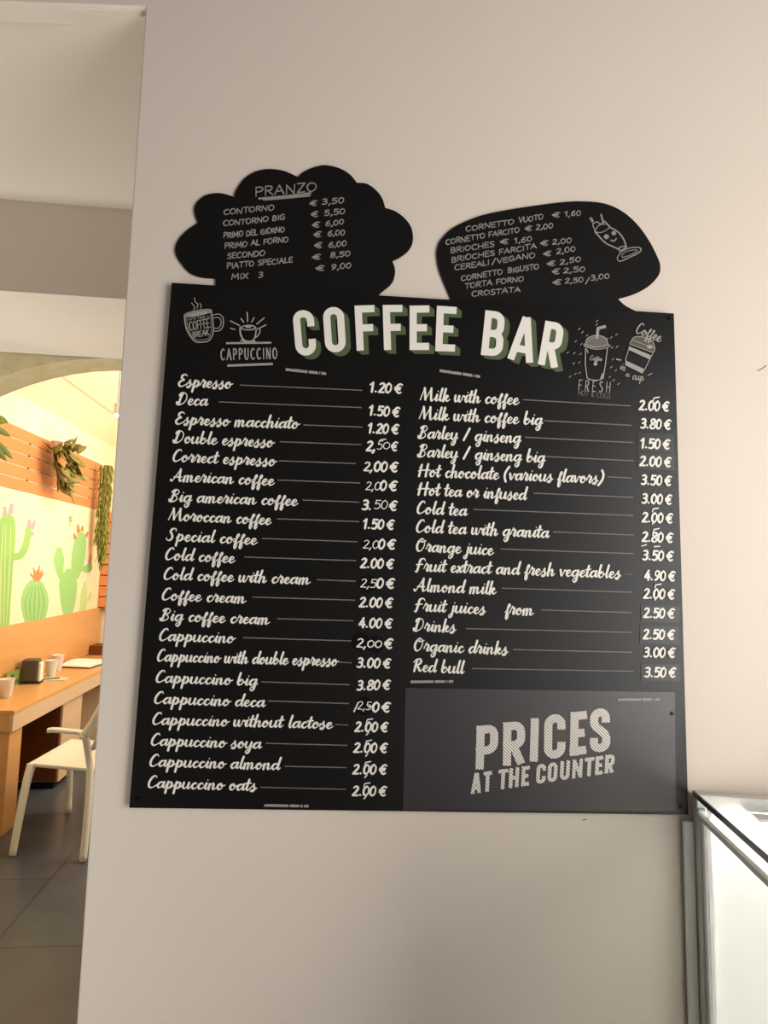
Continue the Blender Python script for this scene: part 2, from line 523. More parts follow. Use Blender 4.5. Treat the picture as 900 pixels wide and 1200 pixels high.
CAPS = {
    'A': (.8, [[(.02, 0), (.36, 1)], [(.36, 1), (.7, 0)], [(.14, .35), (.6, .38)]]),
    'B': (.7, [[(.08, 0), (.08, 1)], [(.08, 1), (.4, .98), (.5, .76), (.36, .56), (.1, .53)], [(.1, .53), (.45, .5), (.56, .25), (.4, .03), (.08, 0)]]),
    'C': (.75, [[(.62, .88), (.42, 1), (.14, .8), (.06, .5), (.14, .16), (.4, 0), (.64, .12)]]),
    'D': (.78, [[(.08, 0), (.08, 1)], [(.08, 1), (.42, .94), (.62, .6), (.56, .2), (.3, .02), (.08, 0)]]),
    'E': (.65, [[(.08, 0), (.08, 1)], [(.08, 1), (.55, 1)], [(.08, .52), (.48, .52)], [(.08, 0), (.57, 0)]]),
    'F': (.62, [[(.08, 0), (.08, 1)], [(.08, 1), (.55, 1)], [(.08, .52), (.46, .52)]]),
    'G': (.8, [[(.62, .86), (.42, 1), (.14, .8), (.06, .5), (.14, .16), (.4, 0), (.64, .14), (.64, .46), (.4, .46)]]),
    'H': (.78, [[(.08, 0), (.08, 1)], [(.64, 0), (.64, 1)], [(.08, .5), (.64, .52)]]),
    'I': (.3, [[(.13, 0), (.13, 1)]]),
    'K': (.7, [[(.08, 0), (.08, 1)], [(.58, 1), (.1, .45)], [(.22, .58), (.6, 0)]]),
    'L': (.6, [[(.08, 1), (.08, 0)], [(.08, 0), (.52, .02)]]),
    'M': (.95, [[(.06, 0), (.14, 1)], [(.14, 1), (.42, .3)], [(.42, .3), (.72, 1)], [(.72, 1), (.8, 0)]]),
    'N': (.8, [[(.08, 0), (.08, 1)], [(.08, 1), (.62, 0)], [(.62, 0), (.66, 1)]]),
    'O': (.82, [[(.38, 1), (.12, .82), (.06, .45), (.2, .05), (.44, .02), (.66, .3), (.66, .75), (.38, 1)]]),
    'P': (.68, [[(.08, 0), (.08, 1)], [(.08, 1), (.45, .97), (.56, .75), (.42, .52), (.1, .46)]]),
    'R': (.7, [[(.08, 0), (.08, 1)], [(.08, 1), (.45, .97), (.54, .75), (.4, .54), (.1, .5)], [(.26, .5), (.6, 0)]]),
    'S': (.66, [[(.54, .9), (.3, 1), (.1, .82), (.2, .6), (.44, .45), (.54, .22), (.34, 0), (.06, .1)]]),
    'T': (.7, [[(.33, 0), (.33, 1)], [(.02, 1), (.66, 1)]]),
    'U': (.76, [[(.08, 1), (.08, .3), (.2, .03), (.44, .02), (.6, .3), (.62, 1)]]),
    'V': (.74, [[(.04, 1), (.34, 0)], [(.34, 0), (.66, 1)]]),
    'X': (.72, [[(.06, 1), (.6, 0)], [(.58, 1), (.04, 0)]]),
    'Z': (.7, [[(.06, 1), (.58, 1)], [(.58, 1), (.06, .0)], [(.06, 0), (.6, .02)]]),
    '&': (.75, [[(.6, .3), (.3, 0), (.08, .2), (.4, .7), (.3, .98), (.16, .8), (.6, 0)]]),
    ' ': (.45, []),
}
for k_, v_ in DIGIT.items():
    CAPS.setdefault(k_, (v_[0] * 1.1, v_[1]))


def text(ink, font, s, p0, p1, h, wmin, wmax, slant=0.0, up=None, jitter=0.0, rnd=None, step=5, track=0.0):
    """lays s from p0 to p1 (baseline), h = height of one font unit"""
    adv = sum(font[c][0] + track for c in s) - track
    dx, dy = p1[0] - p0[0], p1[1] - p0[1]
    if up is None:
        l = math.hypot(dx, dy)
        up = (dy / l, -dx / l)
    x = 0.0
    for c in s:
        a, strokes = font[c]
        jx = jy = 0
        js = 1
        if rnd:
            jy = rnd.uniform(-jitter, jitter)
            js = 1 + rnd.uniform(-jitter, jitter)
        for st in strokes:
            st = [(g[0], g[1]) for g in st]
            if len(st) == 2:
                m = ((st[0][0] + st[1][0]) / 2, (st[0][1] + st[1][1]) / 2)
                sp = [st[0], m, st[1]]
            else:
                sp = catmull(st, step)
            pts = []
            for gx, gy in sp:
                gy = gy * js + jy
                t = (x + gx) / adv
                sl = slant * gy * h
                pts.append((p0[0] + dx * t + up[0] * gy * h + sl, p0[1] + dy * t + up[1] * gy * h))
            ink.brush(pts, wmin, wmax)
        x += a + track


def board_up(x, y):
    dx, dy = 634.5 - x, -5010.2 - y
    l = math.hypot(dx, dy)
    return dx / l, dy / l


# ------------------------------------------------------------------ the setting
WY = 0.012                                     # wall surface lies this far behind the board face
e_top, e_bot = P(170.5, 8, -WY), P(76, 1400, -WY)
h_left = P(-420, -14, -WY)
bm = bmesh.new()
zf = -1.262                                    # floor level in wall units
sl = (e_bot[0] - e_top[0]) / (e_bot[1] - e_top[1])
foot = (e_top[0] + sl * (zf - e_top[1]), zf)
prism(bm, [foot, (3.2, zf), (3.2, 2.2), (-2.4, 2.2), h_left, e_top], WY, WY + 0.05)
wall = struct(bm_obj('wall_front', bm, M_wall, mw=WALL, bevel=0.003))

bm = bmesh.new()
box(bm, -2.6, 3.4, -3.6, 7.2, -0.05, 0)
floor = struct(bm_obj('floor', bm, M_floor))
# passage behind the opening: ceiling, dropped beam, stone arch
bm = bmesh.new()
pl = [(-2.3, 1.322), (-0.39, 1.249), (0.9, 1.24), (0.9, 2.0), (-2.3, 2.0)]
lo = [bm.verts.new((x, y, 2.824)) for x, y in pl]
hi = [bm.verts.new((x, y, 2.85)) for x, y in pl]
bm.faces.new(lo[::-1])
bm.faces.new(hi)
for i in range(5):
    bm.faces.new((lo[i], lo[(i + 1) % 5], hi[(i + 1) % 5], hi[i]))
struct(bm_obj('ceiling_passage', bm, M_wall))
bm = bmesh.new()
box(bm, -2.3, 0.9, 2.0, 2.625, 2.524, 3.3)
struct(bm_obj('trim_1', bm, M_wall))
cx, cr, cz = -0.86, 1.107, 1.42
arc = [(cx + cr * math.cos(a), cz + cr * math.sin(a)) for a in [math.pi * i / 40 for i in range(41)]]
bm = bmesh.new()
prism(bm, [(cx + cr, 0.0)] + arc + [(cx - cr, 0.0), (-2.3, 0), (-2.3, 2.9), (0.9, 2.9), (0.9, 0)], 2.63, 2.80)
struct(bm_obj('wall_arch', bm, M_stone))
bm = bmesh.new()
box(bm, -2.42, -2.24, 1.4, 7.0, 0, 3.02)
struct(bm_obj('wall_left', bm, M_cream))
bm = bmesh.new()
box(bm, -2.3, 1.0, 6.70, 6.85, 0, 3.4)
struct(bm_obj('wall_back', bm, M_cream))
bm = bmesh.new()
box(bm, 0.9, 1.05, 2.0, 6.8, 0, 3.4)
struct(bm_obj('wall_right', bm, M_cream))
# vaulted ceiling with a sloping cove on the mural side
sec = [(-2.42, 2.86), (-2.24, 2.86), (-1.98, 3.02)]
sec += [(-1.95 + 2.9 * i / 14, 3.02 + 0.42 * math.sin(math.pi * i / 14)) for i in range(0, 15)]
bm = bmesh.new()
prism(bm, sec + [(1.05, 3.02), (1.05, 3.7), (-2.42, 3.7)], 2.80, 6.9)
struct(bm_obj('ceiling', bm, M_cream))

# scuff marks on the front wall
def wall_mark(pts, w):
    k = Ink(-WY + 0.0006)
    k.brush(pts, w * .5, w)
    return k
s1 = wall_mark([(888, 434.5), (893, 432), (898, 428.5)], 1.8)
s1.done('scuff_mark', M_scuff, wall)
s2 = wall_mark([(683, 961), (687, 960)], 2.0)
s2.done('scuff_mark', M_scuff, wall)

# ------------------------------------------------------------------ the big menu board
board = thing('menu_board', 'large black square coffee bar menu board with white lettering and prices', 'menu board', mw=WALL)
W_, H_ = 1.0, 0.96393
bm = bmesh.new()
box(bm, 0, W_, 0, 0.007, 0, H_)
bm_obj('panel', bm, M_board, board, bevel=0.0012)
for (u, v) in ((.06, .06), (.94, .06), (.06, .86), (.94, .86)):
    box_obj('wall_spacer', (u - .02, u + .02, 0.007, WY - .0015, v - .02, v + .02), M_screw, board)
for px, py in ((784.5, 372.5), (161, 937), (798, 945), (787, 836)):
    u, v = P(px, py)
    bm = bmesh.new()
    bmesh.ops.create_cone(bm, cap_ends=True, segments=16, radius1=0.0042, radius2=0.003, depth=0.003,
                          matrix=Matrix.Translation((u, -0.0016, v)) @ Matrix.Rotation(math.pi / 2, 4, 'X'))
    bm_obj('screw', bm, M_screw, board)

# lower right cover sheet
cq = [P(*p, .0) for p in ((475, 806), (790.5, 811), (791.5, 950), (472, 949.5))]
bm = bmesh.new()
prism(bm, cq[::-1], -0.0012, -0.0001)
cover = bm_obj('cover_sheet', bm, M_cover, board)
cover['label'] = 'satin dark grey sheet lettered PRICES AT THE COUNTER'
INK = 0.0020

# title
def quad_map(q):
    tl, tr, br, bl = q
    def f(s, t):                               # s right, t up
        a = (bl[0] + (br[0] - bl[0]) * s, bl[1] + (br[1] - bl[1]) * s)
        b = (tl[0] + (tr[0] - tl[0]) * s, tl[1] + (tr[1] - tl[1]) * s)
        return (a[0] + (b[0] - a[0]) * t, a[1] + (b[1] - a[1]) * t)
    return f


def arc_pts(cx_, cy_, rx, ry, a0, a1, n=6):
    return [(cx_ + rx * math.cos(math.radians(a0 + (a1 - a0) * i / n)), cy_ + ry * math.sin(math.radians(a0 + (a1 - a0) * i / n)))
            for i in range(n + 1)]


def block(ch, w, h, t):
    """strokes of a bold condensed capital in a w x h cell, stroke width t; returns (points, closed)"""
    i = t / 2
    r = min(w * 0.36, h * .2, (w - t) / 2 - .15)
    x0, x1, y0, y1 = i, w - i, i, h - i
    m = h * 0.5
    C = lambda cx_, cy_, a0, a1: arc_pts(cx_, cy_, r, r, a0, a1)
    if ch == 'C':
        return [([(x1, h * .64)] + C(x1 - r, y1 - r, 0, 90) + C(x0 + r, y1 - r, 90, 180) + C(x0 + r, y0 + r, 180, 270) + C(x1 - r, y0 + r, 270, 360) + [(x1, h * .36)], False)]
    if ch == 'O':
        return [(C(x1 - r, y1 - r, 0, 90) + C(x0 + r, y1 - r, 90, 180) + C(x0 + r, y0 + r, 180, 270) + C(x1 - r, y0 + r, 270, 360), True)]
    if ch == 'U':
        return [([(x0, h)] + C(x0 + r, y0 + r, 180, 270) + C(x1 - r, y0 + r, 270, 360) + [(x1, h)], False)]
    if ch == 'F':
        return [([(x0, 0), (x0, h)], False), ([(0, y1), (w, y1)], False), ([(x0, m), (w * .88, m)], False)]
    if ch == 'E':
        return [([(x0, 0), (x0, h)], False), ([(0, y1), (w, y1)], False), ([(x0, m), (w * .88, m)], False), ([(0, y0), (w, y0)], False)]
    if ch == 'B':
        k = min(r, h * .17)
        up_ = [(0, y1)] + arc_pts(x1 - k - w * .02, y1 - k, k, k, 90, 0) + arc_pts(x1 - k - w * .02, m + k, k, k, 0, -90) + [(0, m)]
        dn = [(0, m)] + arc_pts(x1 - k, m - k, k, k, 90, 0) + arc_pts(x1 - k, y0 + k, k, k, 0, -90) + [(0, y0)]
        return [([(x0, 0), (x0, h)], False), (up_, False), (dn, False)]
    if ch in 'PR':
        lo = h * (.42 if ch == 'P' else .46)
        k = min(r, (y1 - lo) / 2)
        o = [([(x0, 0), (x0, h)], False), ([(0, y1)] + arc_pts(x1 - k, y1 - k, k, k, 90, 0) + arc_pts(x1 - k, lo + k, k, k, 0, -90) + [(0, lo)], False)]
        if ch == 'R':
            o.append(([(w * .45, lo), (w - i * 1.05, 0)], False))
        return o
    if ch == 'A':
        return [([(i * .95, 0), (w * .5 - i * .12, h)], False), ([(w - i * .95, 0), (w * .5 + i * .12, h)], False), ([(w * .25, h * .27), (w * .75, h * .27)], False)]
    if ch == 'I':
        return [([(w / 2, 0), (w / 2, h)], False)]
    if ch == 'T':
        return [([(w / 2, 0), (w / 2, h)], False), ([(0, y1), (w, y1)], False)]
    if ch == 'H':
        return [([(x0, 0), (x0, h)], False), ([(x1, 0), (x1, h)], False), ([(x0, m), (x1, m)], False)]
    if ch == 'N':
        return [([(x0, 0), (x0, h)], False), ([(x1, 0), (x1, h)], False), ([(x0, h - i * .4), (x1, i * .4)], False)]
    if ch == 'S':
        k = min(r, h * .2)
        s = [(x1, h * .66)] + arc_pts(x1 - k, y1 - k, k, k, 0, 90) + arc_pts(x0 + k, y1 - k, k, k, 90, 180) + \
            [(x0, h * .68), (x0 + w * .1, h * .58), (x1 - w * .1, h * .42), (x1, h * .32)] + \
            arc_pts(x1 - k, y0 + k, k, k, 0, -90) + arc_pts(x0 + k, y0 + k, k, k, 270, 180) + [(x0, h * .34)]
        return [(s, False)]
    return []


def block_letter(inks, ch, q, t, shadow=None):
    w = (math.hypot(q[1][0] - q[0][0], q[1][1] - q[0][1]) + math.hypot(q[2][0] - q[3][0], q[2][1] - q[3][1])) / 2
    h = (math.hypot(q[0][0] - q[3][0], q[0][1] - q[3][1]) + math.hypot(q[1][0] - q[2][0], q[1][1] - q[2][1])) / 2
    f = quad_map(q)
    for pts, cl in block(ch, w, h, t):
        pp = []
        for a in pts:
            b = f(a[0] / w, a[1] / h)
            if not pp or math.hypot(b[0] - pp[-1][0], b[1] - pp[-1][1]) > 0.05:
                pp.append(b)
        inks[0].bar(pp, t, cl)
        if shadow:
            n = 10
            for k in range(1, n + 1):
                inks[1].bar(pp, t, cl, shadow[0] * k / n, shadow[1] * k / n)


Z2 = lambda q: [(330 + a / 5, 345 + b / 5) for a, b in q]
Z3 = lambda q: [(500 + a / 5, 345 + b / 5) for a, b in q]
words = [(Ink(INK), Ink(INK - .0006)), (Ink(INK), Ink(INK - .0006))]
n_letter = 0
for ch, q in (('C', Z2([(61, 93), (186, 92), (206, 354), (86, 362)])), ('O', Z2([(239, 76), (363, 72), (379, 336), (258, 343)])),
              ('F', Z2([(427, 66), (543, 62), (557, 326), (440, 330)])), ('F', Z2([(592, 62), (707, 61), (716, 324), (600, 326)])),
              ('E', Z2([(750, 66), (866, 64), (864, 326), (750, 326)])), ('E', Z3([(60, 66), (176, 74), (165, 336), (50, 332)])),
              ('B', Z3([(345, 92), (464, 106), (442, 366), (317, 354)])), ('A', Z3([(508, 124), (664, 144), (622, 404), (472, 376)])),
              ('R', Z3([(697, 154), (808, 172), (772, 434), (650, 408)]))):
    block_letter(words[0 if n_letter < 6 else 1], ch, q, 8.4, (6.0, 4.6))
    n_letter += 1
for (a, b), w in zip(words, ('COFFEE', 'BAR')):
    b.done('title_shadow', M_green, board, 'green drop shading behind the title word ' + w)
    a.done('title_lettering', M_print, board, 'bold white title word ' + w)

# PRICES AT THE COUNTER
Z5 = lambda q: [(540 + a / 4.5, 810 + b / 4.5) for a, b in q]
pr = Ink(INK)
for ch, q in (('P', [(84, 185), (199, 172), (193, 400), (78, 415)]), ('R', [(225, 166), (337, 155), (343, 380), (221, 396)]),
              ('I', [(368, 145), (414, 139), (409, 368), (360, 375)]), ('C', [(441, 126), (552, 117), (552, 348), (438, 362)]),
              ('E', [(580, 112), (666, 103), (661, 330), (574, 343)]), ('S', [(683, 96), (784, 85), (791, 314), (679, 328)])):
    block_letter((pr,), ch, Z5(q), 9.6)
bl_ = lambda x: 543 - .152 * (x - 52)
tp_ = lambda x: 431 - .137 * (x - 80)
for ch, a, b in (('A', 54, 108), ('T', 118, 162), ('T', 196, 248), ('H', 254, 306), ('E', 320, 361), ('C', 398, 448), ('O', 458, 509),
                 ('U', 523, 574), ('N', 588, 641), ('T', 652, 702), ('E', 709, 749), ('R', 760, 810)):
    block_letter((pr,), ch, Z5([(a + 3, tp_(a)), (b + 3, tp_(b)), (b - 2, bl_(b)), (a - 2, bl_(a))]), 4.3 if ch != 'N' else 3.9)
pr.done('hatched_lettering', M_hatch, cover, 'finely hatched white lettering PRICES AT THE COUNTER')

# menu rows: name, start of name, end of name, start and end of dotted line, price, start of price, end of price, price kind
ROWS = [
    ('Espresso', (208.2, 452.6), (271, 455.2), (282, 451.3), (424, 457.3), '1.20 €', (430.8, 459), (472, 461)),
    ('Deca', (207.0, 473.8), (243, 475.4), (257.5, 471), (423, 477.6), '1.50 €', (430, 486), (469, 488.5)),
    ('Espresso macchiato', (204.8, 496.8), (349.5, 502.2), (356.4, 498), (424, 500.5), '1.20 €', (428.7, 507), (468, 508.5)),
    ('Double espresso', (203.0, 518.4), (320, 524.0), (328.8, 517.7), (422.5, 521), '', 0, 0),
    ('Correct espresso', (201.2, 540.4), (322.5, 546.0), (328, 540), (416.3, 543.2), '', 0, 0),
    ('American coffee', (200.0, 563.6), (320.6, 568.8), (326.4, 562.6), (421, 566), '', 0, 0),
    ('Big american coffee', (197.7, 587.4), (348, 592.6), (355.6, 586), (420.3, 588.4), '', 0, 0),
    ('Moroccan coffee', (196.5, 609.4), (317, 614.8), (325.4, 608), (420.3, 611.2), '1.50 €', (423, 619), (462.5, 620.5)),
    ('Special coffee', (194.2, 633), (300.5, 638.2), (308, 631), (418, 634.8), '', 0, 0),
    ('Cold coffee', (192.4, 655.6), (274.4, 659.6), (287.3, 652.8), (416.4, 657), '2.00 €', (421, 665), (462, 666.4)),
    ('Cold coffee with cream', (190.6, 678.8), (363, 684.6), (372, 679.4), (416, 681), '', 0, 0),
    ('Coffee cream', (188.5, 702.8), (287.6, 706.8), (296.6, 699.7), (415.3, 703.3), '2.00 €', (419.6, 711), (460.8, 712)),
    ('Big coffee cream', (187.2, 726.8), (315.3, 731.6), (325.4, 725), (413.2, 727.5), '4.00 €', (419.3, 735), (460.2, 736.2)),
    ('Cappuccino', (185.3, 750.4), (274, 753.4), (285.6, 747.3), (411, 751), '', 0, 0),
    ('Cappuccino with double espresso', (183.2, 774.6), (395, 780.2), (397.4, 776), (410.7, 776.6), '3.00 €', (416.7, 781.8), (458.4, 783)),
    ('Cappuccino big', (181.4, 799.4), (301.2, 803.4), (306.8, 799), (408.8, 802.4), '3.80 €', (416.7, 808.6), (458, 807.8)),
    ('Cappuccino deca', (179.5, 824.2), (310, 828.4), (315, 821.4), (408, 824.4), '', 0, 0),
    ('Cappuccino without lactose', (177.4, 848.8), (389, 853.8), (393.7, 849), (407.3, 849.5), '2.00 €', (414.4, 857), (455.3, 857.6)),
    ('Cappuccino soya', (175.7, 873.2), (305.8, 877.2), (312.4, 871), (406, 873.4), '2.00 €', (413, 881.5), (454.6, 882)),
    ('Cappuccino almond', (174, 897.8), (327.4, 902), (334.4, 898), (405.4, 899.5), '2.00 €', (412, 906.8), (453.8, 907.2)),
    ('Cappuccino oats', (172, 922.8), (300, 926.6), (306, 922.6), (404.6, 925), '2.00 €', (411.4, 932.2), (453.5, 932.6)),
    ('Milk with coffee', (491.4, 469.0), (607.6, 474.2), (614, 468.4), (738.4, 475.6), '2.00 €', (747.7, 480), (785, 482)),
    ('Milk with coffee big', (490.2, 491.0), (635.4, 498.0), (638.8, 493), (739.2, 498.4), '3.80 €', (749.3, 501.4), (787, 503.2)),
    ('Barley / ginseng', (489.8, 513.2), (610, 519.0), (616.2, 512.4), (740.7, 518.6), '1.50 €', (748.5, 524.6), (786, 526.4)),
    ('Barley / ginseng big', (489.2, 535.0), (638.4, 542.0), (641, 535), (741.5, 540), '2.00 €', (748.5, 545.4), (787.4, 547.2)),
    ('Hot chocolate (various flavors)', (489.2, 558.0), (706.8, 566.6), (712.7, 558.8), (739.5, 560.2), '3.50 €', (750, 567.4), (787.6, 569)),
    ('Hot tea or infused', (488.6, 579.6), (616.5, 585.8), (626.4, 578), (741, 582.8), '3.00 €', (750.8, 589.4), (788.2, 591)),
    ('Cold tea', (487.4, 601.6), (547, 604.4), (555.6, 597), (741, 604), '2.00 €', (751, 611.4), (789.2, 613)),
    ('Cold tea with granita', (486.6, 623.4), (643, 630.2), (649, 623.2), (741.5, 627), '2.80 €', (751, 634.2), (789.4, 635.8)),
    ('Orange juice', (486.6, 645.6), (577.6, 650.4), (587.5, 643.3), (741.5, 648.8), '3.50 €', (751.6, 655.8), (790, 657.2)),
    ('Fruit extract and fresh vegetables', (486.4, 669.0), (727, 677.6), (733.7, 673), (740, 673.2), '4.90 €', (754, 679.4), (792, 680.8)),
    ('Almond milk', (485.4, 692.4), (580.8, 696.4), (588.6, 689.2), (739.5, 694), '2.00 €', (753, 700.8), (791.4, 702)),
    ('Fruit juices', (485.4, 715.6), (568.6, 719.6), (635, 714.8), (739.5, 717.8), '2.50 €', (753, 723.4), (791.4, 724.4)),
    ('Drinks', (484.6, 739.0), (533.6, 741.0), (547, 736.6), (739.5, 741), '2.50 €', (752.4, 748.4), (791.4, 749.2)),
    ('Organic drinks', (484, 762.4), (594.7, 767.0), (602.2, 761.2), (740, 764.4), '3.00 €', (753, 769.6), (792, 770.4)),
    ('Red bull', (482.8, 786.4), (543.2, 789.4), (554, 783.4), (741.5, 786.6), '3.50 €', (754, 793), (792.8, 793.6)),
]
for nm, a, b, la, lb, price, pa, pb in ROWS:
    k = Ink(INK)
    xh = 7.3 if a[0] > 400 else 7.0
    text(k, SCRIPT, nm, a, b, xh, 1.15, 2.6, slant=0.1, up=board_up(*a))
    if nm == 'Fruit juices':
        k.done('item_lettering', M_print, board)
        k = Ink(INK)
        text(k, SCRIPT, 'from', (591.4, 719.6), (625, 721), xh, 1.15, 2.6, slant=0.1, up=board_up(*a))
    k.done('item_lettering', M_print, board)
    k = Ink(INK)
    n = max(2, int(math.hypot(lb[0] - la[0], lb[1] - la[1]) / 1.9))
    for i in range(n):
        x, y = la[0] + (lb[0] - la[0]) * i / (n - 1), la[1] + (lb[1] - la[1]) * i / (n - 1)
        k.poly([(x - .5, y - .6), (x - .5, y + .6), (x + .5, y + .63), (x + .5, y - .57)])
    k.done('dotted_line', M_print2, board)
    if price:
        k = Ink(INK)
        text(k, DIGIT, price, (pa[0] + 1.2, pa[1]), (pb[0] - 1, pb[1]), 10.8, 1.95, 2.6, slant=0.13, up=board_up(*pa), track=.03)
        k.done('price_lettering', M_print, board)


def sticker(x, y, r, ry=None, off=0.0014, name='round_sticker'):
    ry = ry or r
    bm = bmesh.new()
    pts = [P(x + r * math.cos(2 * math.pi * t / 32), y - ry * math.sin(2 * math.pi * t / 32), off) for t in range(32)]
    prism(bm, pts, -off, -0.0001)
    return bm_obj(name, bm, M_sticker, board)


# prices amended by hand: (characters, start, end, height, stroke), printed remains, black round stickers
def amended(parts, stickers=(), patch=None):
    for s in stickers:
        sticker(*s)
    k = Ink(INK + .0003)
    for s, a, b, h, w0, w1 in parts:
        text(k, DIGIT, s, a, b, h, w0, w1, slant=0.13, up=board_up(*a))
    k.done('amended_price_lettering', M_print, board)


amended([('2,', (429, 528), (440, 528.5), 11, 2.1, 2.7), ('5', (441.5, 526.5), (448.5, 526.5), 10, .9, 1.1), ('0', (448.5, 526), (457.5, 526.4), 8, .9, 1.1),
         ('€', (458, 528), (465.5, 528.6), 10.4, 1.7, 2.2)])
amended([('2,', (426, 551.5), (437, 552), 10, 1.5, 2.0), ('00 €', (438, 552), (466, 553), 11, 2.1, 2.7)])
amended([('2,0', (428, 574), (446, 574.4), 9.4, .9, 1.2), ('0 €', (445, 574.4), (465, 575), 11, 2.1, 2.7)])
amended([('3.', (424, 597), (436, 597.4), 11, 2.1, 2.7), ('50', (438, 596), (454.5, 596.6), 10, .95, 1.15), ('€', (456, 598), (465, 598.4), 11, 2.0, 2.5)])
amended([('2,0', (425, 642.4), (444, 643), 9.4, .9, 1.2), ('0 €', (443, 643), (463, 643.6), 11, 2.1, 2.7)],
        [(432, 637.5, 8.5, 8.5)])
amended([('2,5', (422, 688), (441, 688.6), 9.6, .95, 1.25), ('0 €', (441, 688.8), (462, 689.4), 11, 2.1, 2.7)],
        [(431, 684, 10.5, 10.5)])
amended([('2,', (417.6, 758), (429.5, 759), 9.8, 1.4, 1.9), ('00', (430, 758.4), (448, 759), 8, 1.2, 1.6), ('€', (450.4, 759.4), (460, 760), 11, 2.1, 2.7)],
        [(422.5, 752.2, 10.6, 10.6, .0013), (440, 755, 10.2, 10.2, .0015)])
amended([('2,5', (418.4, 831), (435, 832), 9.2, .85, 1.1), ('0 €', (436, 834), (457, 834.4), 11, 2.1, 2.7), ('/', (414.4, 833), (419, 833), 9, 1.6, 1.6)],
        [(427, 827.6, 10.4, 10.6)])
# pen strokes that turn noughts into fives
def correction(strokes):
    k = Ink(INK + .0004)
    for a, b, w0, w1 in strokes:
        k.brush([a, b], w0, w1)
    k.done('pen_correction', M_print, board)


for x, y in ((432, 838), (431, 853), (430, 878), (429, 903), (428, 928), (766, 606), (767, 630), (769, 695), (767, 476)):
    st = [((x - .5, y - 9.6), (x + 5.5, y - 10.6), 1.3, 1.6)]
    if y != 838:
        st.append(((x - 1.6, y - 6), (x - .5, y - 9.6), 1.2, 1.5))
    if y not in (838, 476, 630):
        st.append(((x + 1, y + 5.6), (x - 1.6, y + 8.2), 1.1, 1.4))
    correction(st)
correction([((446, 515.4), (452, 514.6), 1.2, 1.5)])
correction([((752, 640), (757.5, 638.2), 1.2, 1.5)])
correction([((766.5, 640.6), (773, 640.2), 1.2, 1.5)])

# thin patches the printed prices are glued on with
for (x0, y0, x1, y1, sk) in ((428, 445, 474, 464, 1.6), (423, 604, 466, 624, 1.2), (415, 766, 461, 786.5, .8), (750.5, 709, 796, 728.5, 1.2),
                             (749.5, 733, 795.5, 754, 1.2), (751, 777.5, 796, 797.5, .8), (747, 507, 790, 529.4, 1.8), (747, 530, 791, 550, 1.8)):
    bm = bmesh.new()
    prism(bm, [P(*p) for p in ((x0, y1), (x1, y1 + sk), (x1, y0 + sk), (x0, y0))], -0.0009, -0.0001)
    bm_obj('price_patch', bm, M_patch, board)

# small print strips
def small_print(par, a, b, h, cut):
    k = Ink(INK)
    n = int(math.hypot(b[0] - a[0], b[1] - a[1]) / 1.35)
    rnd = random.Random(int(a[0]))
    for i in range(n):
        t = i / n
        if any(abs(t - c) < .014 for c in cut):
            continue
        x, y = a[0] + (b[0] - a[0]) * t, a[1] + (b[1] - a[1]) * t
        hh = h * rnd.uniform(.85, 1.0)
        k.poly([(x, y), (x + 1.25, y + .06), (x + 1.55, y - hh), (x + .3, y - hh)])
    k.done('small_print', M_print2, par)


small_print(board, (334.6, 434.6), (382, 439.6), 3.4, (.55, .8, .86))
small_print(board, (515, 436), (562.5, 443), 3.4, (.55, .8, .86))
small_print(board, (309.4, 945.2), (361.6, 946.2), 3.2, (.55, .8, .86))
small_print(board, (481, 800.5), (531, 800), 3.2, (.55, .8, .86))
small_print(cover, (724, 821.4), (773, 821), 3.2, (.55, .8, .86))

# ------------------------------------------------------------------ drawings printed on the board
ZM = lambda q: [(200 + a / 6.43, 340 + b / 6.43) for a, b in q]
k = Ink(INK)
rim = [(205 + 102 * math.cos(t) + 0 * math.sin(t), 172 - 18 * math.cos(t) + 18 * math.sin(t)) for t in [2 * math.pi * i / 28 for i in range(29)]]
k.brush(ZM(rim), 1.3, 1.5)
k.poly(ZM([(205 + 88 * math.cos(t), 175 - 15 * math.cos(t) + 13 * math.sin(t)) for t in [2 * math.pi * i / 20 for i in range(20)]]))
k.brush(catmull(ZM([(103, 188), (112, 260), (128, 312), (155, 355), (188, 388), (240, 392), (285, 382), (312, 345), (322, 300), (316, 220), (306, 155)]), 4), 1.3, 1.6)
k.brush(catmull(ZM([(118, 200), (126, 262), (140, 308), (168, 350), (198, 374), (275, 368), (298, 335), (306, 300), (303, 215), (296, 170)]), 4), .5, .6)
k.brush(catmull(ZM([(316, 190), (360, 180), (392, 205), (398, 245), (388, 285), (360, 308), (324, 306)]), 4), .9, 1.2)
k.brush(catmull(ZM([(322, 212), (355, 205), (376, 222), (380, 248), (370, 275), (352, 288), (326, 285)]), 4), .8, 1.0)
for q in ([(172, 150), (182, 128), (168, 112), (158, 96)], [(198, 138), (205, 108), (186, 88), (180, 58)], [(226, 138), (230, 118), (220, 98)]):
    k.brush(catmull(ZM(q), 4), .9, 1.3)
text(k, CAPS, 'COFFEE', *ZM([(143, 305), (300, 278)]), 10.0, .9, 1.3, slant=.05)
text(k, CAPS, 'BREAK', *ZM([(168, 358), (292, 336)]), 6.4, .8, 1.2, slant=.05)
text(k, CAPS, 'LETS TAKE A', *ZM([(135, 226), (292, 208)]), 2.6, .4, .5)
k.done('mug_drawing', M_print2, board, 'pale drawing of a steaming mug marked COFFEE BREAK')

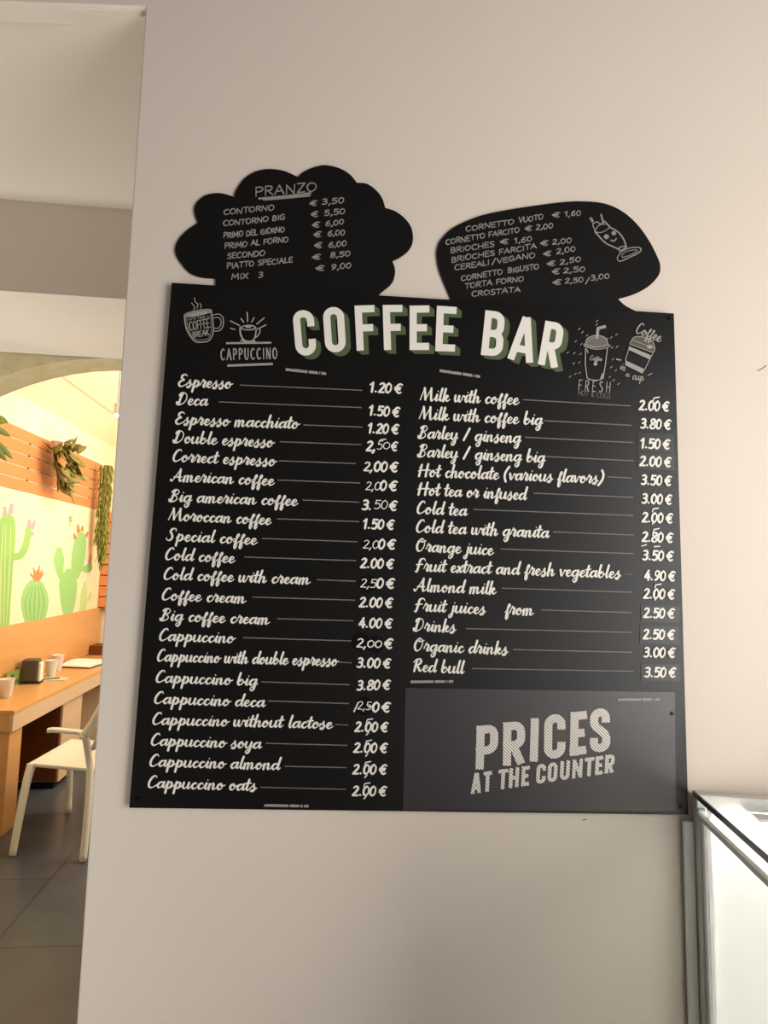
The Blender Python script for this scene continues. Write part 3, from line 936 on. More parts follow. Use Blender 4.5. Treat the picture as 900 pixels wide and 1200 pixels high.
k = Ink(INK)
for q in ([(450, 232), (520, 268)], [(452, 288), (485, 296)], [(530, 215), (550, 242)], [(577, 168), (580, 236)], [(628, 208), (610, 240)],
          [(704, 210), (648, 256)], [(718, 262), (678, 282)]):
    k.brush(ZM(q), 1.2, 1.5)
k.brush(catmull(ZM([(526, 282), (560, 268), (610, 266), (640, 284), (610, 298), (560, 298), (526, 282)]), 5), 1.2, 1.6)
k.brush(catmull(ZM([(524, 284), (526, 330), (545, 368), (570, 384), (610, 384), (634, 360), (644, 300)]), 4), 1.6, 2.1)
k.brush(catmull(ZM([(645, 300), (668, 285), (672, 318), (652, 348), (632, 360)]), 4), 1.2, 1.5)
k.brush(ZM([(528, 378), (575, 392), (634, 384)]), 1.4, 1.6)
k.poly(ZM([(560, 272), (580, 258), (612, 270), (600, 286), (566, 284)]))
k.bar(ZM([(418, 400), (758, 396)]), 2.3)
k.bar(ZM([(426, 569), (770, 556)]), 2.8)
text(k, CAPS, 'CAPPUCCINO', *ZM([(378, 526), (806, 516)]), 12.6, 1.3, 1.65, slant=.0, track=.28)
k.done('cappuccino_drawing', M_print2, board, 'pale drawing of a cup with rays above the word CAPPUCCINO')

ZF = lambda q: [(660 + a / 6.43, 365 + b / 6.43) for a, b in q]
k = Ink(INK - .0004)
k.poly(catmull(ZF([(164, 262), (180, 210), (230, 184), (290, 188), (324, 212), (336, 255), (250, 276)]), 4, True)[:-1])
k.done('lid_fill', mat('dim_print', (104, 100, 92), .6), board)
k = Ink(INK - .0004)
k.poly(catmull(ZF([(502, 244), (532, 198), (590, 192), (660, 216), (684, 256), (678, 304), (600, 280)]), 4, True)[:-1])
k.done('lid_fill', mat('olive_print', (84, 84, 72), .6), board)
k = Ink(INK)
k.brush(catmull(ZF([(160, 262), (250, 285), (340, 268), (345, 252), (250, 268), (162, 248), (160, 262)]), 4), .9, 1.1)
k.brush(catmull(ZF([(165, 250), (180, 205), (230, 182), (290, 186), (325, 210), (336, 252)]), 5), .9, 1.2)
k.brush(catmull(ZF([(176, 240), (195, 212), (236, 196)]), 4), .6, .8)
k.brush(ZF([(168, 278), (166, 400), (180, 500)]), 1.0, 1.2)
k.brush(ZF([(332, 280), (318, 400), (300, 505)]), 1.0, 1.2)
k.brush(catmull(ZF([(180, 498), (205, 514), (260, 518), (300, 504)]), 4), 1.0, 1.2)
k.brush(ZF([(178, 285), (186, 310)]), .8, 1.2)
k.brush(ZF([(300, 470), (285, 505)]), 1.0, 2.0)
k.bar(ZF([(254, 205), (262, 128), (322, 112)]), 3.4)
text(k, SCRIPT, 'Coffee', *ZF([(198, 366), (290, 372)]), 2.8, .6, .9, slant=.2)
k.dot(*ZF([(243, 395)])[0], 2.3)
text(k, CAPS, 'FRESH', *ZF([(112, 594), (356, 612)]), 12.2, .9, 1.3, track=.5)
for a, b in ((120, 132), (145, 156), (95, 225), (180, 180), (137, 246), (83, 315), (130, 320), (34, 310), (80, 392), (122, 383), (92, 470), (124, 462), (52, 490),
             (255, 72), (252, 100), (330, 208), (362, 196), (402, 174), (368, 272), (406, 266), (374, 360), (362, 420), (396, 444), (350, 494), (380, 518), (416, 546)):
    q = ZF([(a - 7, b + 6), (a + 7, b - 6)])
    k.brush(q, .8, 1.0)
k.done('iced_cup_drawing', M_print2, board, 'pale drawing of a lidded cup with straw above the word FRESH')
k = Ink(INK)
text(k, CAPS, 'HOT & COLD', *ZF([(108, 628), (356, 658)]), 5.4, .7, .9)
k.done('drink_lettering', mat('dim_print', (104, 100, 92), .6), board, 'dim lettering under the word FRESH')

k = Ink(INK)
text(k, SCRIPT, 'Coffee', *ZF([(540, 158), (728, 232)]), 6.2, 1.0, 1.7, slant=.3, up=(.1, -1))
k.poly(ZF([(498, 262), (660, 330), (650, 362), (496, 290)]))
k.poly(ZF([(470, 368), (614, 436), (596, 468), (466, 404)]))
k.brush(ZF([(500, 262), (468, 370)]), .7, .9)
k.brush(ZF([(680, 305), (612, 440)]), .7, .9)
k.brush(catmull(ZF([(500, 244), (532, 196), (590, 190), (660, 214), (686, 256), (680, 306), (600, 282), (500, 244)]), 4), .8, 1.0)
k.brush(ZF([(520, 214), (685, 278)]), .6, .8)
k.dot(*ZF([(652, 266)])[0], 3.6, 10, 2.4)
k.brush(ZF([(402, 360), (432, 366)]), 1.4, 1.8)
k.brush(ZF([(640, 480), (670, 466)]), .9, 1.2)
text(k, SCRIPT, 'in', *ZF([(424, 430), (462, 452)]), 4.4, .7, 1.0)
text(k, SCRIPT, 'a', *ZF([(468, 488), (496, 494)]), 3.6, .7, 1.0)
text(k, SCRIPT, 'cup', *ZF([(518, 510), (606, 524)]), 4.6, .8, 1.2)
k.done('paper_cup_drawing', M_print2, board, 'pale drawing of a tilted striped paper cup with the words Coffee in a cup')

# ------------------------------------------------------------------ the two handwritten signs
def sign(name, label, segs, tail):
    t = thing(name, label, 'chalkboard sign', mw=WALL)
    off = -0.0080
    out = []
    for s in segs:
        out += catmull(s, 6)[:-1]
    out += tail
    pts = [P(x, y, off) for x, y in out]
    bm = bmesh.new()
    prism(bm, pts, 0.0080, WY - .0005)
    bm_obj('panel', bm, M_chalkboard, t, bevel=0.0006)
    return t


CL = [[(251.8, 326), (234.6, 324.4), (220.8, 318.4), (208.8, 303.8), (205, 293.4), (208, 282.2), (217.4, 271), (231.7, 260.8)],
      [(231.7, 260.8), (227.7, 248.7), (229.4, 238.4), (239.8, 229), (253.6, 226), (263.9, 227.2), (274.7, 230.6)],
      [(274.7, 230.6), (276.5, 222.9), (286.3, 209), (300, 200.5), (315.6, 197.8), (332.8, 200), (349, 207.2)],
      [(349, 207.2), (357.2, 200.3), (371, 194.8), (383, 193.4), (398.6, 197.2), (410.6, 204.6), (418.4, 214)],
      [(418.4, 214), (429.6, 215), (440, 221.9), (447.6, 231.3), (451.6, 243.4)],
      [(451.6, 243.4), (464, 247.7), (476, 257.2), (483, 269.2), (483.6, 284), (477.8, 294.3), (467.5, 302), (459.7, 305.5)],
      [(459.7, 305.5), (462.6, 313.2), (462.8, 321.8), (458.8, 332.2), (446.8, 342.5)]]
cloud = sign('cloud_sign', 'black cloud shaped chalkboard sign listing PRANZO prices above the menu board', CL,
             [(446.8, 342.5), (438, 352), (253, 350), (252.5, 328)])
CO = -0.0075
rnd = random.Random(5)


def chalk_row(par, items, h, w=(1.1, 1.5)):
    for s, a, b in items:
        k = Ink(CO)
        text(k, CAPS, s, a, b, h * .84, w[0], w[1], slant=.16, jitter=.07, rnd=rnd)
        k.done('chalk_lettering', M_chalk, par)


k = Ink(CO)
text(k, CAPS, 'PRANZO', (298.7, 230.3), (372.5, 223.8), 10.4, 1.2, 1.6, slant=.1, jitter=.03, rnd=rnd)
k.brush(catmull([(303.5, 232.6), (330, 230.4), (364, 226.4)], 5), 2.2, 2.6)
k.brush(catmull([(309, 234), (330, 232.4), (363, 229.2)], 5), 2.0, 2.4)
k.done('chalk_heading', M_chalk, cloud, 'chalk heading PRANZO underlined')
for a in ((('CONTORNO', (261.8, 251.7), (322, 245.6)), ('€', (363, 241), (373, 240.2)), ('3,50', (377, 240), (404.5, 237.2))),
          (('CONTORNO BIG', (261.3, 265), (334.5, 257.3)), ('€', (364.6, 254), (374.6, 253.2)), ('5,50', (380, 252.6), (405.5, 250))),
          (('PRIMO DEL GIORNO', (261.8, 279.2), (334, 271.6)), ('€', (366, 267), (376.4, 266)), ('6,00', (381.5, 265), (404, 262.4))),
          (('PRIMO AL FORNO', (263, 291.6), (338.4, 283)), ('€', (367.6, 278.4), (378.4, 277.6)), ('6,00', (384, 276.6), (405, 275.4))),
          (('SECONDO', (266, 303), (311, 299.4)), ('€', (368.4, 291), (379.4, 290.2)), ('6,00', (385, 290), (407, 288.2))),
          (('PIATTO SPECIALE', (265.6, 315), (343.4, 307)), ('€', (365.8, 304), (378, 303)), ('8,50', (387, 301.6), (411.5, 300))),
          (('MIX', (270.8, 327.3), (291.5, 325.8)), ('3', (302.5, 325), (309, 324.6)), ('€', (370, 317.2), (382, 316.6)), ('9,00', (388, 316), (412.6, 314)))):
    chalk_row(cloud, a, 7.2)

BUB = [[(531, 356), (526.5, 345.2), (515.3, 317.7), (512, 298.7), (513.3, 288.4), (517, 280.6), (530.8, 266.9), (556.7, 254.8), (582.5, 248), (617, 242.2),
        (657, 236.9), (683, 235.7), (709, 238.4), (729.6, 247.6), (746.8, 262.6), (760.6, 281.5), (771, 302), (774, 312.5), (771.8, 322.8), (760.6, 335),
        (743.3, 344.4), (724.4, 350)],
       [(724.4, 350), (733, 358), (747, 365.2)]]
bubble = sign('speech_bubble_sign', 'black speech bubble chalkboard sign listing cornetto prices, with a sundae drawing', BUB,
              [(747, 365.2), (752, 376), (540, 362)])
for a in ((('CORNETTO', (545.5, 271.5), (603.2, 262.2)), ('VUOTO', (607.8, 260.9), (637, 257)), ('€', (647.2, 255), (658, 254.2)), ('1,60', (661, 254.2), (681.8, 252.2))),
          (('CORNETTO FARCITO', (522.2, 286.7), (609.4, 272)), ('€', (615.2, 270.4), (625, 269.6)), ('2,00', (628, 269.4), (649, 266.9))),
          (('BRIOCHES', (528, 296.7), (580, 288.6)), ('€', (586, 286.6), (598, 285.6)), ('1,60', (602, 285), (624.4, 282.4))),
          (('BRIOCHES FARCITA', (529, 307.7), (629.4, 290.7)), ('€', (633.3, 288), (644.4, 287)), ('2,00', (647, 286.6), (671, 284))),
          (('CEREALI', (532.6, 316.8), (574, 310)), ('/', (576, 310), (582, 309)), ('VEGANO', (582, 308.6), (628, 301.3)), ('€', (636.8, 300), (648, 299)), ('2,00', (652, 298), (675.6, 294.2))),
          (('CORNETTO', (540.3, 329.4), (589.6, 321)), ('BIGUSTO', (595, 320), (632, 315)), ('€', (641, 312), (653, 310.8)), ('2,50', (656, 310), (682.2, 305.8))),
          (('TORTA FORNO', (544.6, 338), (614.4, 328.9)), ('€', (647, 321.4), (657.6, 320.6)), ('2,50', (660, 320), (687, 317.8))),
          (('CROSTATA', (552.4, 347.8), (610.4, 341.4)), ('€', (647.8, 334.4), (660, 333.4)), ('2,50', (662, 332.4), (684.6, 330)), ('/', (685.6, 332), (692, 331)), ('3,00', (692, 328.4), (715.2, 325.6)))):
    chalk_row(bubble, a, 7.0, (1.0, 1.35))
ZB = lambda q: [(640 + a / 5.806, 235 + b / 5.806) for a, b in q]
k = Ink(CO)
k.brush(catmull(ZB([(335, 215), (400, 285), (470, 320), (500, 335)]), 5), 1.4, 1.8)
k.brush(catmull(ZB([(430, 180), (490, 215), (528, 265), (545, 315)]), 5), 1.4, 1.8)
k.brush(catmull(ZB([(330, 212), (370, 218), (410, 200), (436, 176), (400, 160), (355, 172), (330, 212)]), 5), .9, 1.2)
k.brush(catmull(ZB([(332, 200), (318, 165), (345, 145), (372, 160), (395, 140), (420, 165), (430, 182)]), 5), 1.1, 1.5)
k.brush(catmull(ZB([(322, 160), (300, 125), (306, 118), (320, 140)]), 4), 1.2, 1.5)
k.brush(ZB([(374, 95), (380, 120), (390, 150)]), 1.6, 2.0)
for a, b, r in ((410, 246, 3.2), (460, 222, 2.8)):
    k.dot(*ZB([(a, b)])[0], r, 12, r * .9)
k.brush(catmull(ZB([(440, 270), (462, 275), (478, 258)]), 4), 1.4, 1.8)
k.brush(catmull(ZB([(495, 335), (500, 318), (530, 312), (545, 320), (520, 335), (500, 345)]), 4), 1.2, 1.5)
k.brush(catmull(ZB([(490, 408), (484, 390), (510, 352), (560, 325), (620, 318), (646, 330), (630, 355), (570, 385), (510, 412), (490, 408)]), 5), 1.1, 1.5)
k.brush(catmull(ZB([(520, 388), (516, 370), (550, 345), (610, 336), (618, 346), (570, 372), (520, 388)]), 5), .8, 1.0)
k.done('sundae_drawing', M_chalk, bubble, 'chalk drawing of a sundae glass with a smiling face')

# ------------------------------------------------------------------ glass display case, lower right
def frame_at(org, ang):
    """wall-aligned frame turned about the vertical"""
    r = Matrix.Rotation(-ang, 3, 'Z')
    b = Matrix((U, -N, UP)).transposed() @ r
    return Matrix.Translation(org) @ b.to_4x4()


cu, cv = P(811, 926.5, -0.005)
corner = O + U * cu - N * 0.005 + UP * cv
CASE = frame_at(corner, math.radians(11.5))
CD, CW, CH = 0.55, 0.85, 1.27                   # depth towards the viewer, width, height (local: x right, -y front, z down from top)
case = thing('display_case', 'white glass display case with aluminium frame against the wall', 'display case', mw=CASE)
bm = bmesh.new()
box(bm, 0.0, CW, -0.022, 0.0, -0.024, 0.0)
bm_obj('top_rail', bm, M_alu, case, bevel=.002)
bm = bmesh.new()
box(bm, 0.0, 0.026, -0.03, 0.0, -CH, -0.024)
bm_obj('corner_post', bm, M_alu, case, bevel=.002)
bm = bmesh.new()
box(bm, 0.0, 0.03, -CD, -CD + 0.03, -CH, -0.03)
bm_obj('corner_post', bm, M_alu, case, bevel=.002)
bm = bmesh.new()
box(bm, -0.001, 0.003, -CD, -0.004, -0.008, 0.002)
bm_obj('glass_edge', bm, M_glass_edge, case, bevel=.001)
bm = bmesh.new()
box(bm, -0.004, 0.006, -CD, -0.03, -0.037, -0.029)
bm_obj('side_rail', bm, M_alu, case, bevel=.001)
bm = bmesh.new()
box(bm, -0.020, -0.001, -0.010, -0.002, -CH, -0.052)
bm_obj('back_glass_edge', bm, mat('pale_glass_edge', (226, 228, 216), .3, spec=.6), case, bevel=.002)
bm = bmesh.new()
box(bm, 0.004, 0.02, -0.042, -0.03, -CH, -0.034)
bm_obj('inner_rail', bm, M_alu_w, case, bevel=.002)
bm = bmesh.new()
box(bm, 0.008, 0.012, -CD + .03, -0.042, -CH + .02, -0.009)
bm_obj('side_glass', bm, M_glass, case)
bm = bmesh.new()
box(bm, 0.012, CW, -0.016, -0.004, -CH + .02, -0.0245)
bm_obj('back_panel', bm, M_white, case)
bm = bmesh.new()
box(bm, 0.02, CW, -CD + .02, -0.02, -0.80, -0.785)
bm_obj('shelf', bm, M_white, case)
bm = bmesh.new()
box(bm, CW - .02, CW, -CD, -0.02, -CH, -0.001)
bm_obj('end_panel', bm, M_white, case)
bm = bmesh.new()
box(bm, 0.032, CW - .02, -CD, -CD + .012, -CH, -0.03)
bm_obj('front_panel', bm, M_white, case)
bm = bmesh.new()
box(bm, 0.10, CW - .05, -0.05, -0.03, -0.045, -0.03)
LS_ = bm_obj('light_strip', bm, mat('led_strip', (255, 255, 252), .5, emit=(255, 254, 250), estr=110.0), case)
box_obj('strip_light_shield', (0.09, CW - .04, -0.056, -0.0225, -0.030, -0.0245), M_alu, case)  # added shield, keeps the strip's light off the wall above

# ------------------------------------------------------------------ the room with the mural
XW = -2.222
# wooden wall panel behind the ledge table
wp = box_obj('wood_wall_panel', (-2.24, XW, 4.0, 6.69, 0.756, 1.19), M_wood)
tag(wp, 'orange glossy wood panel on the wall below the cactus mural', 'wall panel')
# slatted panel above the mural
t = thing('slat_panel', 'orange horizontal wooden slats on the wall above the cactus mural', 'slat panel', loc=(-2.2, 5.2, 2.17))
bm = bmesh.new()
for i in range(5):
    z = 2.172 + i * 0.0925
    box(bm, -2.234 + 2.2, -2.227 + 2.2, 4.0 - 5.2, 6.40 - 5.2, z - 2.17, z + .0815 - 2.17)
bm_obj('slats', bm, M_slat, t, bevel=.002)
bm = bmesh.new()
for y in (4.9, 6.16):
    box(bm, -2.2392 + 2.2, -2.234 + 2.2, y - 5.2, y + .025 - 5.2, 0.005, .455)
bm_obj('batten', bm, M_wood2, t)
# far slats beside the mural
t = thing('slat_panel', 'orange wooden slats on the far wall, right of the cactus mural', 'slat panel', loc=(-2.0, 6.65, 1.19))
bm = bmesh.new()
bm2 = bmesh.new()
for i in range(9):
    z = .01 + i * .108
    box(bm, -.265, .9, -.04, -.02, z, z + .098)
    box(bm2, -.285, -.265, -.042, -.018, z, z + .085)
bm_obj('slats', bm, M_slat, t, bevel=.002)
bm_obj('shaded_slat_end', bm2, M_wood2, t)  # end grain, darkened to paint in the shade on the board ends
bm = bmesh.new()
for x in (-.2, .5):
    box(bm, x, x + .02, -.02, .049, 0.01, .97)
bm_obj('batten', bm, M_wood2, t)

# the mural: cactus shapes painted flat on a cream panel
M_mural = mat('mural_ground', (238, 222, 186), 0.7)
M_cg = [mat('cactus_green', (158, 196, 96), .7, noise=1, rgb2=(132, 180, 112), scale=4), mat('cactus_mint', (138, 198, 134), .7, noise=1, rgb2=(156, 194, 108), scale=4),
        mat('cactus_dark', (138, 176, 118), .7), mat('cactus_pale', (190, 210, 144), .7)]
M_or = mat('flower_orange', (240, 130, 84), .7)
M_pk = mat('flower_pink', (206, 160, 168), .7)
M_mg = mat('mural_sprig', (150, 160, 110), .7)
mural = thing('wall_mural', 'cream wall mural of green cacti above the orange wood panel', 'mural', loc=(-2.23, 5.2, 1.19))
bm = bmesh.new()
box(bm, -.009, 0, 4.0 - 5.2, 6.50 - 5.2, 0.001, .978)
bm_obj('mural_panel', bm, M_mural, mural)


def MP(px, py):                                 # point of the mural plane (y, z) in mural coordinates
    r = ray(px, py)
    q = EYE + r * ((-2.2285 - EYE.x) / r.x)
    return q.y - 5.2, q.z - 1.19


def paint(name, px_polys, m, x=.002, lab=None):
    bm = bmesh.new()
    for poly in px_polys:
        x += .0001
        q = [MP(*p) for p in poly]
        f0 = [bm.verts.new((x, y, z)) for y, z in q]
        f1 = [bm.verts.new((0.0002, y, z)) for y, z in q]
        bm.faces.new(f0)
        for i in range(len(q)):
            bm.faces.new((f0[i - 1], f0[i], f1[i], f1[i - 1]))
    o = bm_obj(name, bm, m, mural)
    if lab:
        o['label'] = lab
    return o


def fat(pts, ws):
    """outline of a tapering limb through pts with widths ws (photo units)"""
    n = 26
    c = catmull([(p[0], p[1], w) for p, w in zip(pts, ws)], 8)
    L, Rr = [], []
    for i in range(len(c)):
        a, b = c[max(i - 1, 0)], c[min(i + 1, len(c) - 1)]
        dx, dy = b[0] - a[0], b[1] - a[1]
        l = math.hypot(dx, dy) or 1e-6
        w = max(.15, c[i][2]) / 2
        L.append((c[i][0] - dy / l * w, c[i][1] + dx / l * w))
        Rr.append((c[i][0] + dy / l * w, c[i][1] - dx / l * w))
    return L + Rr[::-1]


ZA = lambda *q: [(a / 7.5, 580 + b / 7.5) for a, b in q]
ZC = lambda *q: [(60 + a / 9.23, 600 + b / 9.23) for a, b in q]
paint('tall_cactus', [fat(ZA((28, 1165), (40, 900), (50, 600), (58, 350), (66, 220), (68, 160)), [13.4, 15, 18, 21, 17, 4]),
                      fat(ZA((110, 545), (170, 535), (215, 480), (240, 390), (255, 280)), [9, 8.6, 8, 7.4, 6]),
                      fat(ZA((-10, 640), (-40, 600), (-60, 500)), [9, 9, 7])], M_cg[0], .002)
paint('cactus_rib', [fat(ZA((x0, 1150), (x1, 600), (x2, 260)), [1.0, 1.3, .6]) for x0, x1, x2 in ((4, 8, 30), (30, 40, 50), (52, 82, 92))], M_cg[3], .003)
paint('cactus_flower', [fat(ZA((45, 190), (44, 105)), [4.5, 2.6]), fat(ZA((92, 165), (108, 78)), [5, 3.4])], M_pk, .003, 'pink flowers of the tall cactus')
paint('cactus_flower', [fat(ZA((255, 285), (264, 215)), [4.2, 3]),
                        fat(ZA((280, 300), (308, 228)), [4.2, 2.6]), fat(ZA((275, 365), (286, 325)), [3.4, 4])], M_pk, .003, 'pink flowers on the arm of the tall cactus')
paint('barrel_cactus', [fat(ZA((305, 1118), (305, 1060), (307, 940), (312, 830), (322, 750)), [22, 27, 32, 26, 12])], M_cg[1], .002)
paint('cactus_rib', [fat(ZA((300 + a * .7, 1100), (304 + a * 1.05, 940), (314 + a * .5, 800)), [1.3, 1.5, .6]) for a in (-78, -40, 0, 40, 78)], M_cg[2], .003)
paint('cactus_flower', [fat(ZA((325, 752), (325 + a, 690 - b)), [5, .8]) for a, b in ((-62, 0), (-32, 50), (22, 66), (48, 30), (64, 6), (0, 30))], M_or, .003, 'orange flower of the barrel cactus')
paint('prickly_pear', [fat(ZC((178, 1108), (182, 1000), (184, 860), (186, 740), (196, 612)), [10, 16, 20, 20, 5]),
                       fat(ZC((112, 735), (92, 620), (84, 500), (88, 380)), [4, 9, 12, 4]),
                       fat(ZC((262, 720), (280, 600), (300, 440), (316, 300), (322, 215)), [6, 13.5, 15.5, 13, 6]),
                       fat(ZC((330, 600), (370, 615), (405, 600), (425, 545)), [3, 9, 9, 3])], M_cg[1], .002)
paint('cactus_flower', [fat(ZC((296, 225), (288, 135)), [4.4, 2.2]), fat(ZC((335, 205), (338, 150)), [3.2, 1.4]), fat(ZC((262, 295), (248, 235)), [3.4, 1.8]),
                        fat(ZC((372, 270), (402, 215)), [3.2, 1.6])], M_or, .003, 'orange flowers of the prickly pear')
paint('cactus_flower', [fat(ZC((412, 560), (425, 500), (435, 450)), [3.4, 3, .8])], M_pk, .003, 'pinkish spine of the prickly pear')
paint('small_cactus', [fat(ZC((342, 1075), (350, 960), (358, 860), (366, 755)), [7.6, 7.8, 7.2, 2]), fat(ZC((385, 960), (410, 940), (428, 870)), [2, 3.4, 1.6])], M_cg[3], .002)
paint('sprig', [fat(ZC((200, 160), (208, 90), (212, 30)), [.8, 1.2, .6])] + [fat(ZC((208, b), (208 + a, b - 32)), [1.4, .8]) for a, b in ((-18, 110), (24, 110), (-20, 80), (28, 75))],
      M_mg, .002)

# ledge table
tab = thing('ledge_table', 'long orange wooden ledge table along the mural wall', 'table', loc=(-2.0, 5.3, 0))
bx = lambda x0, x1, y0, y1, z0, z1: (x0 + 2.0, x1 + 2.0, y0 - 5.3, y1 - 5.3, z0, z1)
box_obj('tabletop', bx(-2.222, -1.835, 4.10, 6.66, .722, .75), M_wood, tab, bevel=.003)
box_obj('apron', bx(-1.86, -1.836, 4.10, 6.66, .622, .722), M_woodl, tab, bevel=.002)
box_obj('end_apron', bx(-2.222, -1.86, 4.10, 4.124, .622, .722), M_wood, tab, bevel=.002)
box_obj('support_panel', bx(-2.222, -1.862, 4.125, 4.29, 0, .62), M_wood, tab, bevel=.002)
box_obj('support_panel', bx(-2.222, -1.862, 4.93, 5.30, 0.05, .62), M_woodl, tab, bevel=.002)
box_obj('support_panel', bx(-2.222, -1.862, 6.2, 6.45, 0.0, .62), M_woodl, tab, bevel=.002)
box_obj('back_panel', bx(-2.222, -2.18, 4.30, 4.92, 0.05, .62), M_wood2, tab)
box_obj('support_face_shade', bx(-2.18, -1.875, 4.915, 4.929, 0.06, .62), M_wood2, tab)  # dark sheet that paints the shade on the support's near face
box_obj('plinth', bx(-2.2, -1.9, 4.945, 5.285, 0, .05), M_kick, tab)
fb = box_obj('wooden_box', (-2.215, -1.95, 6.40, 6.60, .752, .84), M_wood2, bevel=.003)
tag(fb, 'small dark brown wooden box at the far end of the ledge table', 'box')

# things on the table
dis = thing('napkin_dispenser', 'dark grey napkin dispenser with pale side on the ledge table', 'napkin dispenser', loc=(-2.125, 4.99, .75))
dis.rotation_euler = (0, 0, math.radians(12))
M_disp = mat('dark_grey_plastic', (74, 72, 60), .4)
box_obj('body', (-.065, .045, -.06, .06, 0.012, .175), M_disp, dis, bevel=.012)
box_obj('base', (-.07, .07, -.065, .065, 0, .012), mat('black_plastic', (40, 40, 38), .5), dis, bevel=.003)
box_obj('napkin_stack', (.045, .064, -.045, .05, .014, .15), mat('napkin_white', (246, 240, 224), .8), dis, bevel=.004)
gc = thing('table_card', 'small green printed card behind the napkin dispenser', 'card', loc=(-2.19, 4.86, .75))
box_obj('card', (-.006, .004, -.13, .08, 0, .11), mat('green_card', (120, 150, 70), .6), gc)
bm = bmesh.new()
for y, z, s in ((-.05, .07, .02), (0.0, .03, .012), (-.04, .03, .012), (.04, .03, .012)):
    box(bm, .0045, .006, y - s, y + s, z - s, z + s)
bm_obj('card_print', bm, mat('card_print', (58, 74, 40), .6), gc)

M_cup = mat('clear_plastic', (252, 250, 246), .25, trans=.3, ior=1.3)


def cup(x, y, label, h=.13, r0=.031, r1=.047):
    bm = bmesh.new()
    lathe(bm, [(r0, 0), (r0 + .001, .004), (r1, h), (r1 + .002, h + .003), (r1 - .002, h), (r0 - .002, .006)])
    o = bm_obj('plastic_cup', bm, M_cup, smooth=True)
    o.location = (x, y, .75)
    return tag(o, label, 'cup', 'clear plastic cups on the ledge table')


cup(-2.085, 5.22, 'clear plastic cup standing just right of the napkin dispenser')
cup(-2.15, 5.50, 'clear plastic cup standing close to the white paper menus')
cup(-2.06, 4.47, 'clear plastic cup at the near end of the ledge table', h=.12)
M_paper = mat('paper', (250, 246, 238), .7)
pm = thing('paper_menus', 'white paper menus lying on the ledge table near the wall edge', 'menu', loc=(-2.02, 5.80, .75))
pm.rotation_euler = (0, 0, math.radians(-8))
bm = bmesh.new()
secs = [(-.17, .012, .02), (-.12, .012, .022), (-.04, .012, .034), (.05, .012, .04), (.14, .012, .034), (.2, .012, .026)]
f0 = [[bm.verts.new((x, y, z)) for x in (-.16, .11)] for y, a, z in secs]
f1 = [[bm.verts.new((x, y, a)) for x in (-.16, .11)] for y, a, z in secs]
for i in range(len(secs) - 1):
    bm.faces.new((f0[i][0], f0[i][1], f0[i + 1][1], f0[i + 1][0]))
    bm.faces.new((f1[i][1], f1[i][0], f1[i + 1][0], f1[i + 1][1]))
    bm.faces.new((f0[i][1], f1[i][1], f1[i + 1][1], f0[i + 1][1]))
    bm.faces.new((f0[i][0], f0[i + 1][0], f1[i + 1][0], f1[i][0]))
bm.faces.new((f0[0][0], f1[0][0], f1[0][1], f0[0][1]))
bm.faces.new((f0[-1][0], f0[-1][1], f1[-1][1], f1[-1][0]))
bm_obj('open_pages', bm, M_paper, pm)
box_obj('cover', (-.165, .115, -.165, .205, 0, .012), mat('dark_cover', (92, 64, 50), .6), pm)
fl = box_obj('folded_leaflet', (-.10, .075, -.05, .09, 0, .008), mat('leaflet', (206, 200, 170), .6))
fl.location = (-2.0, 5.10, .75)
fl.rotation_euler = (0, 0, math.radians(10))
tag(fl, 'thin pale leaflet lying in front of the clear cup beside the napkin dispenser', 'leaflet')
pen = bmesh.new()
tube(pen, [(-2.10, 5.05, .762), (-1.98, 5.13, .762)], .004, 8)
tag(bm_obj('pen', pen, mat('dark_pen', (70, 58, 56), .4)), 'dark pen lying on the pale leaflet', 'pen')

# white armchair
ch = thing('armchair', 'ivory plastic armchair pulled up to the ledge table', 'chair', loc=(-1.45, 4.2, 0))
c0 = Vector((-1.45, 4.2, 0))
far = .10
L_ = lambda pts: [Vector(p) - c0 for p in pts]
SZ = .462
seat_c = [(-1.70, 4.03), (-1.655, 4.55), (-1.24, 4.53), (-1.30, 3.96)]
bm = bmesh.new()
n = 8
top, bot = [], []
for i in range(n + 1):
    rt, rb = [], []
    for j in range(n + 1):
        s, q = i / n, j / n
        a = Vector(seat_c[0]).lerp(Vector(seat_c[1]), q)
        b = Vector(seat_c[3]).lerp(Vector(seat_c[2]), q)
        p = a.lerp(b, s)
        z = SZ - .012 * math.sin(math.pi * q) * math.sin(math.pi * min(1, s * 1.1)) - .012 * s
        rt.append(bm.verts.new((p.x - c0.x, p.y - c0.y, z)))
        rb.append(bm.verts.new((p.x - c0.x, p.y - c0.y, z - .022)))
    top.append(rt)
    bot.append(rb)
for i in range(n):
    for j in range(n):
        bm.faces.new((top[i][j], top[i + 1][j], top[i + 1][j + 1], top[i][j + 1]))
        bm.faces.new((bot[i][j], bot[i][j + 1], bot[i + 1][j + 1], bot[i + 1][j]))
for i in range(n):
    bm.faces.new((top[i][0], bot[i][0], bot[i + 1][0], top[i + 1][0]))
    bm.faces.new((top[i][n], top[i + 1][n], bot[i + 1][n], bot[i][n]))
    bm.faces.new((top[0][i], top[0][i + 1], bot[0][i + 1], bot[0][i]))
    bm.faces.new((top[n][i], bot[n][i], bot[n][i + 1], top[n][i + 1]))
bm_obj('seat', bm, M_chair, ch, smooth=True, bevel=.006)
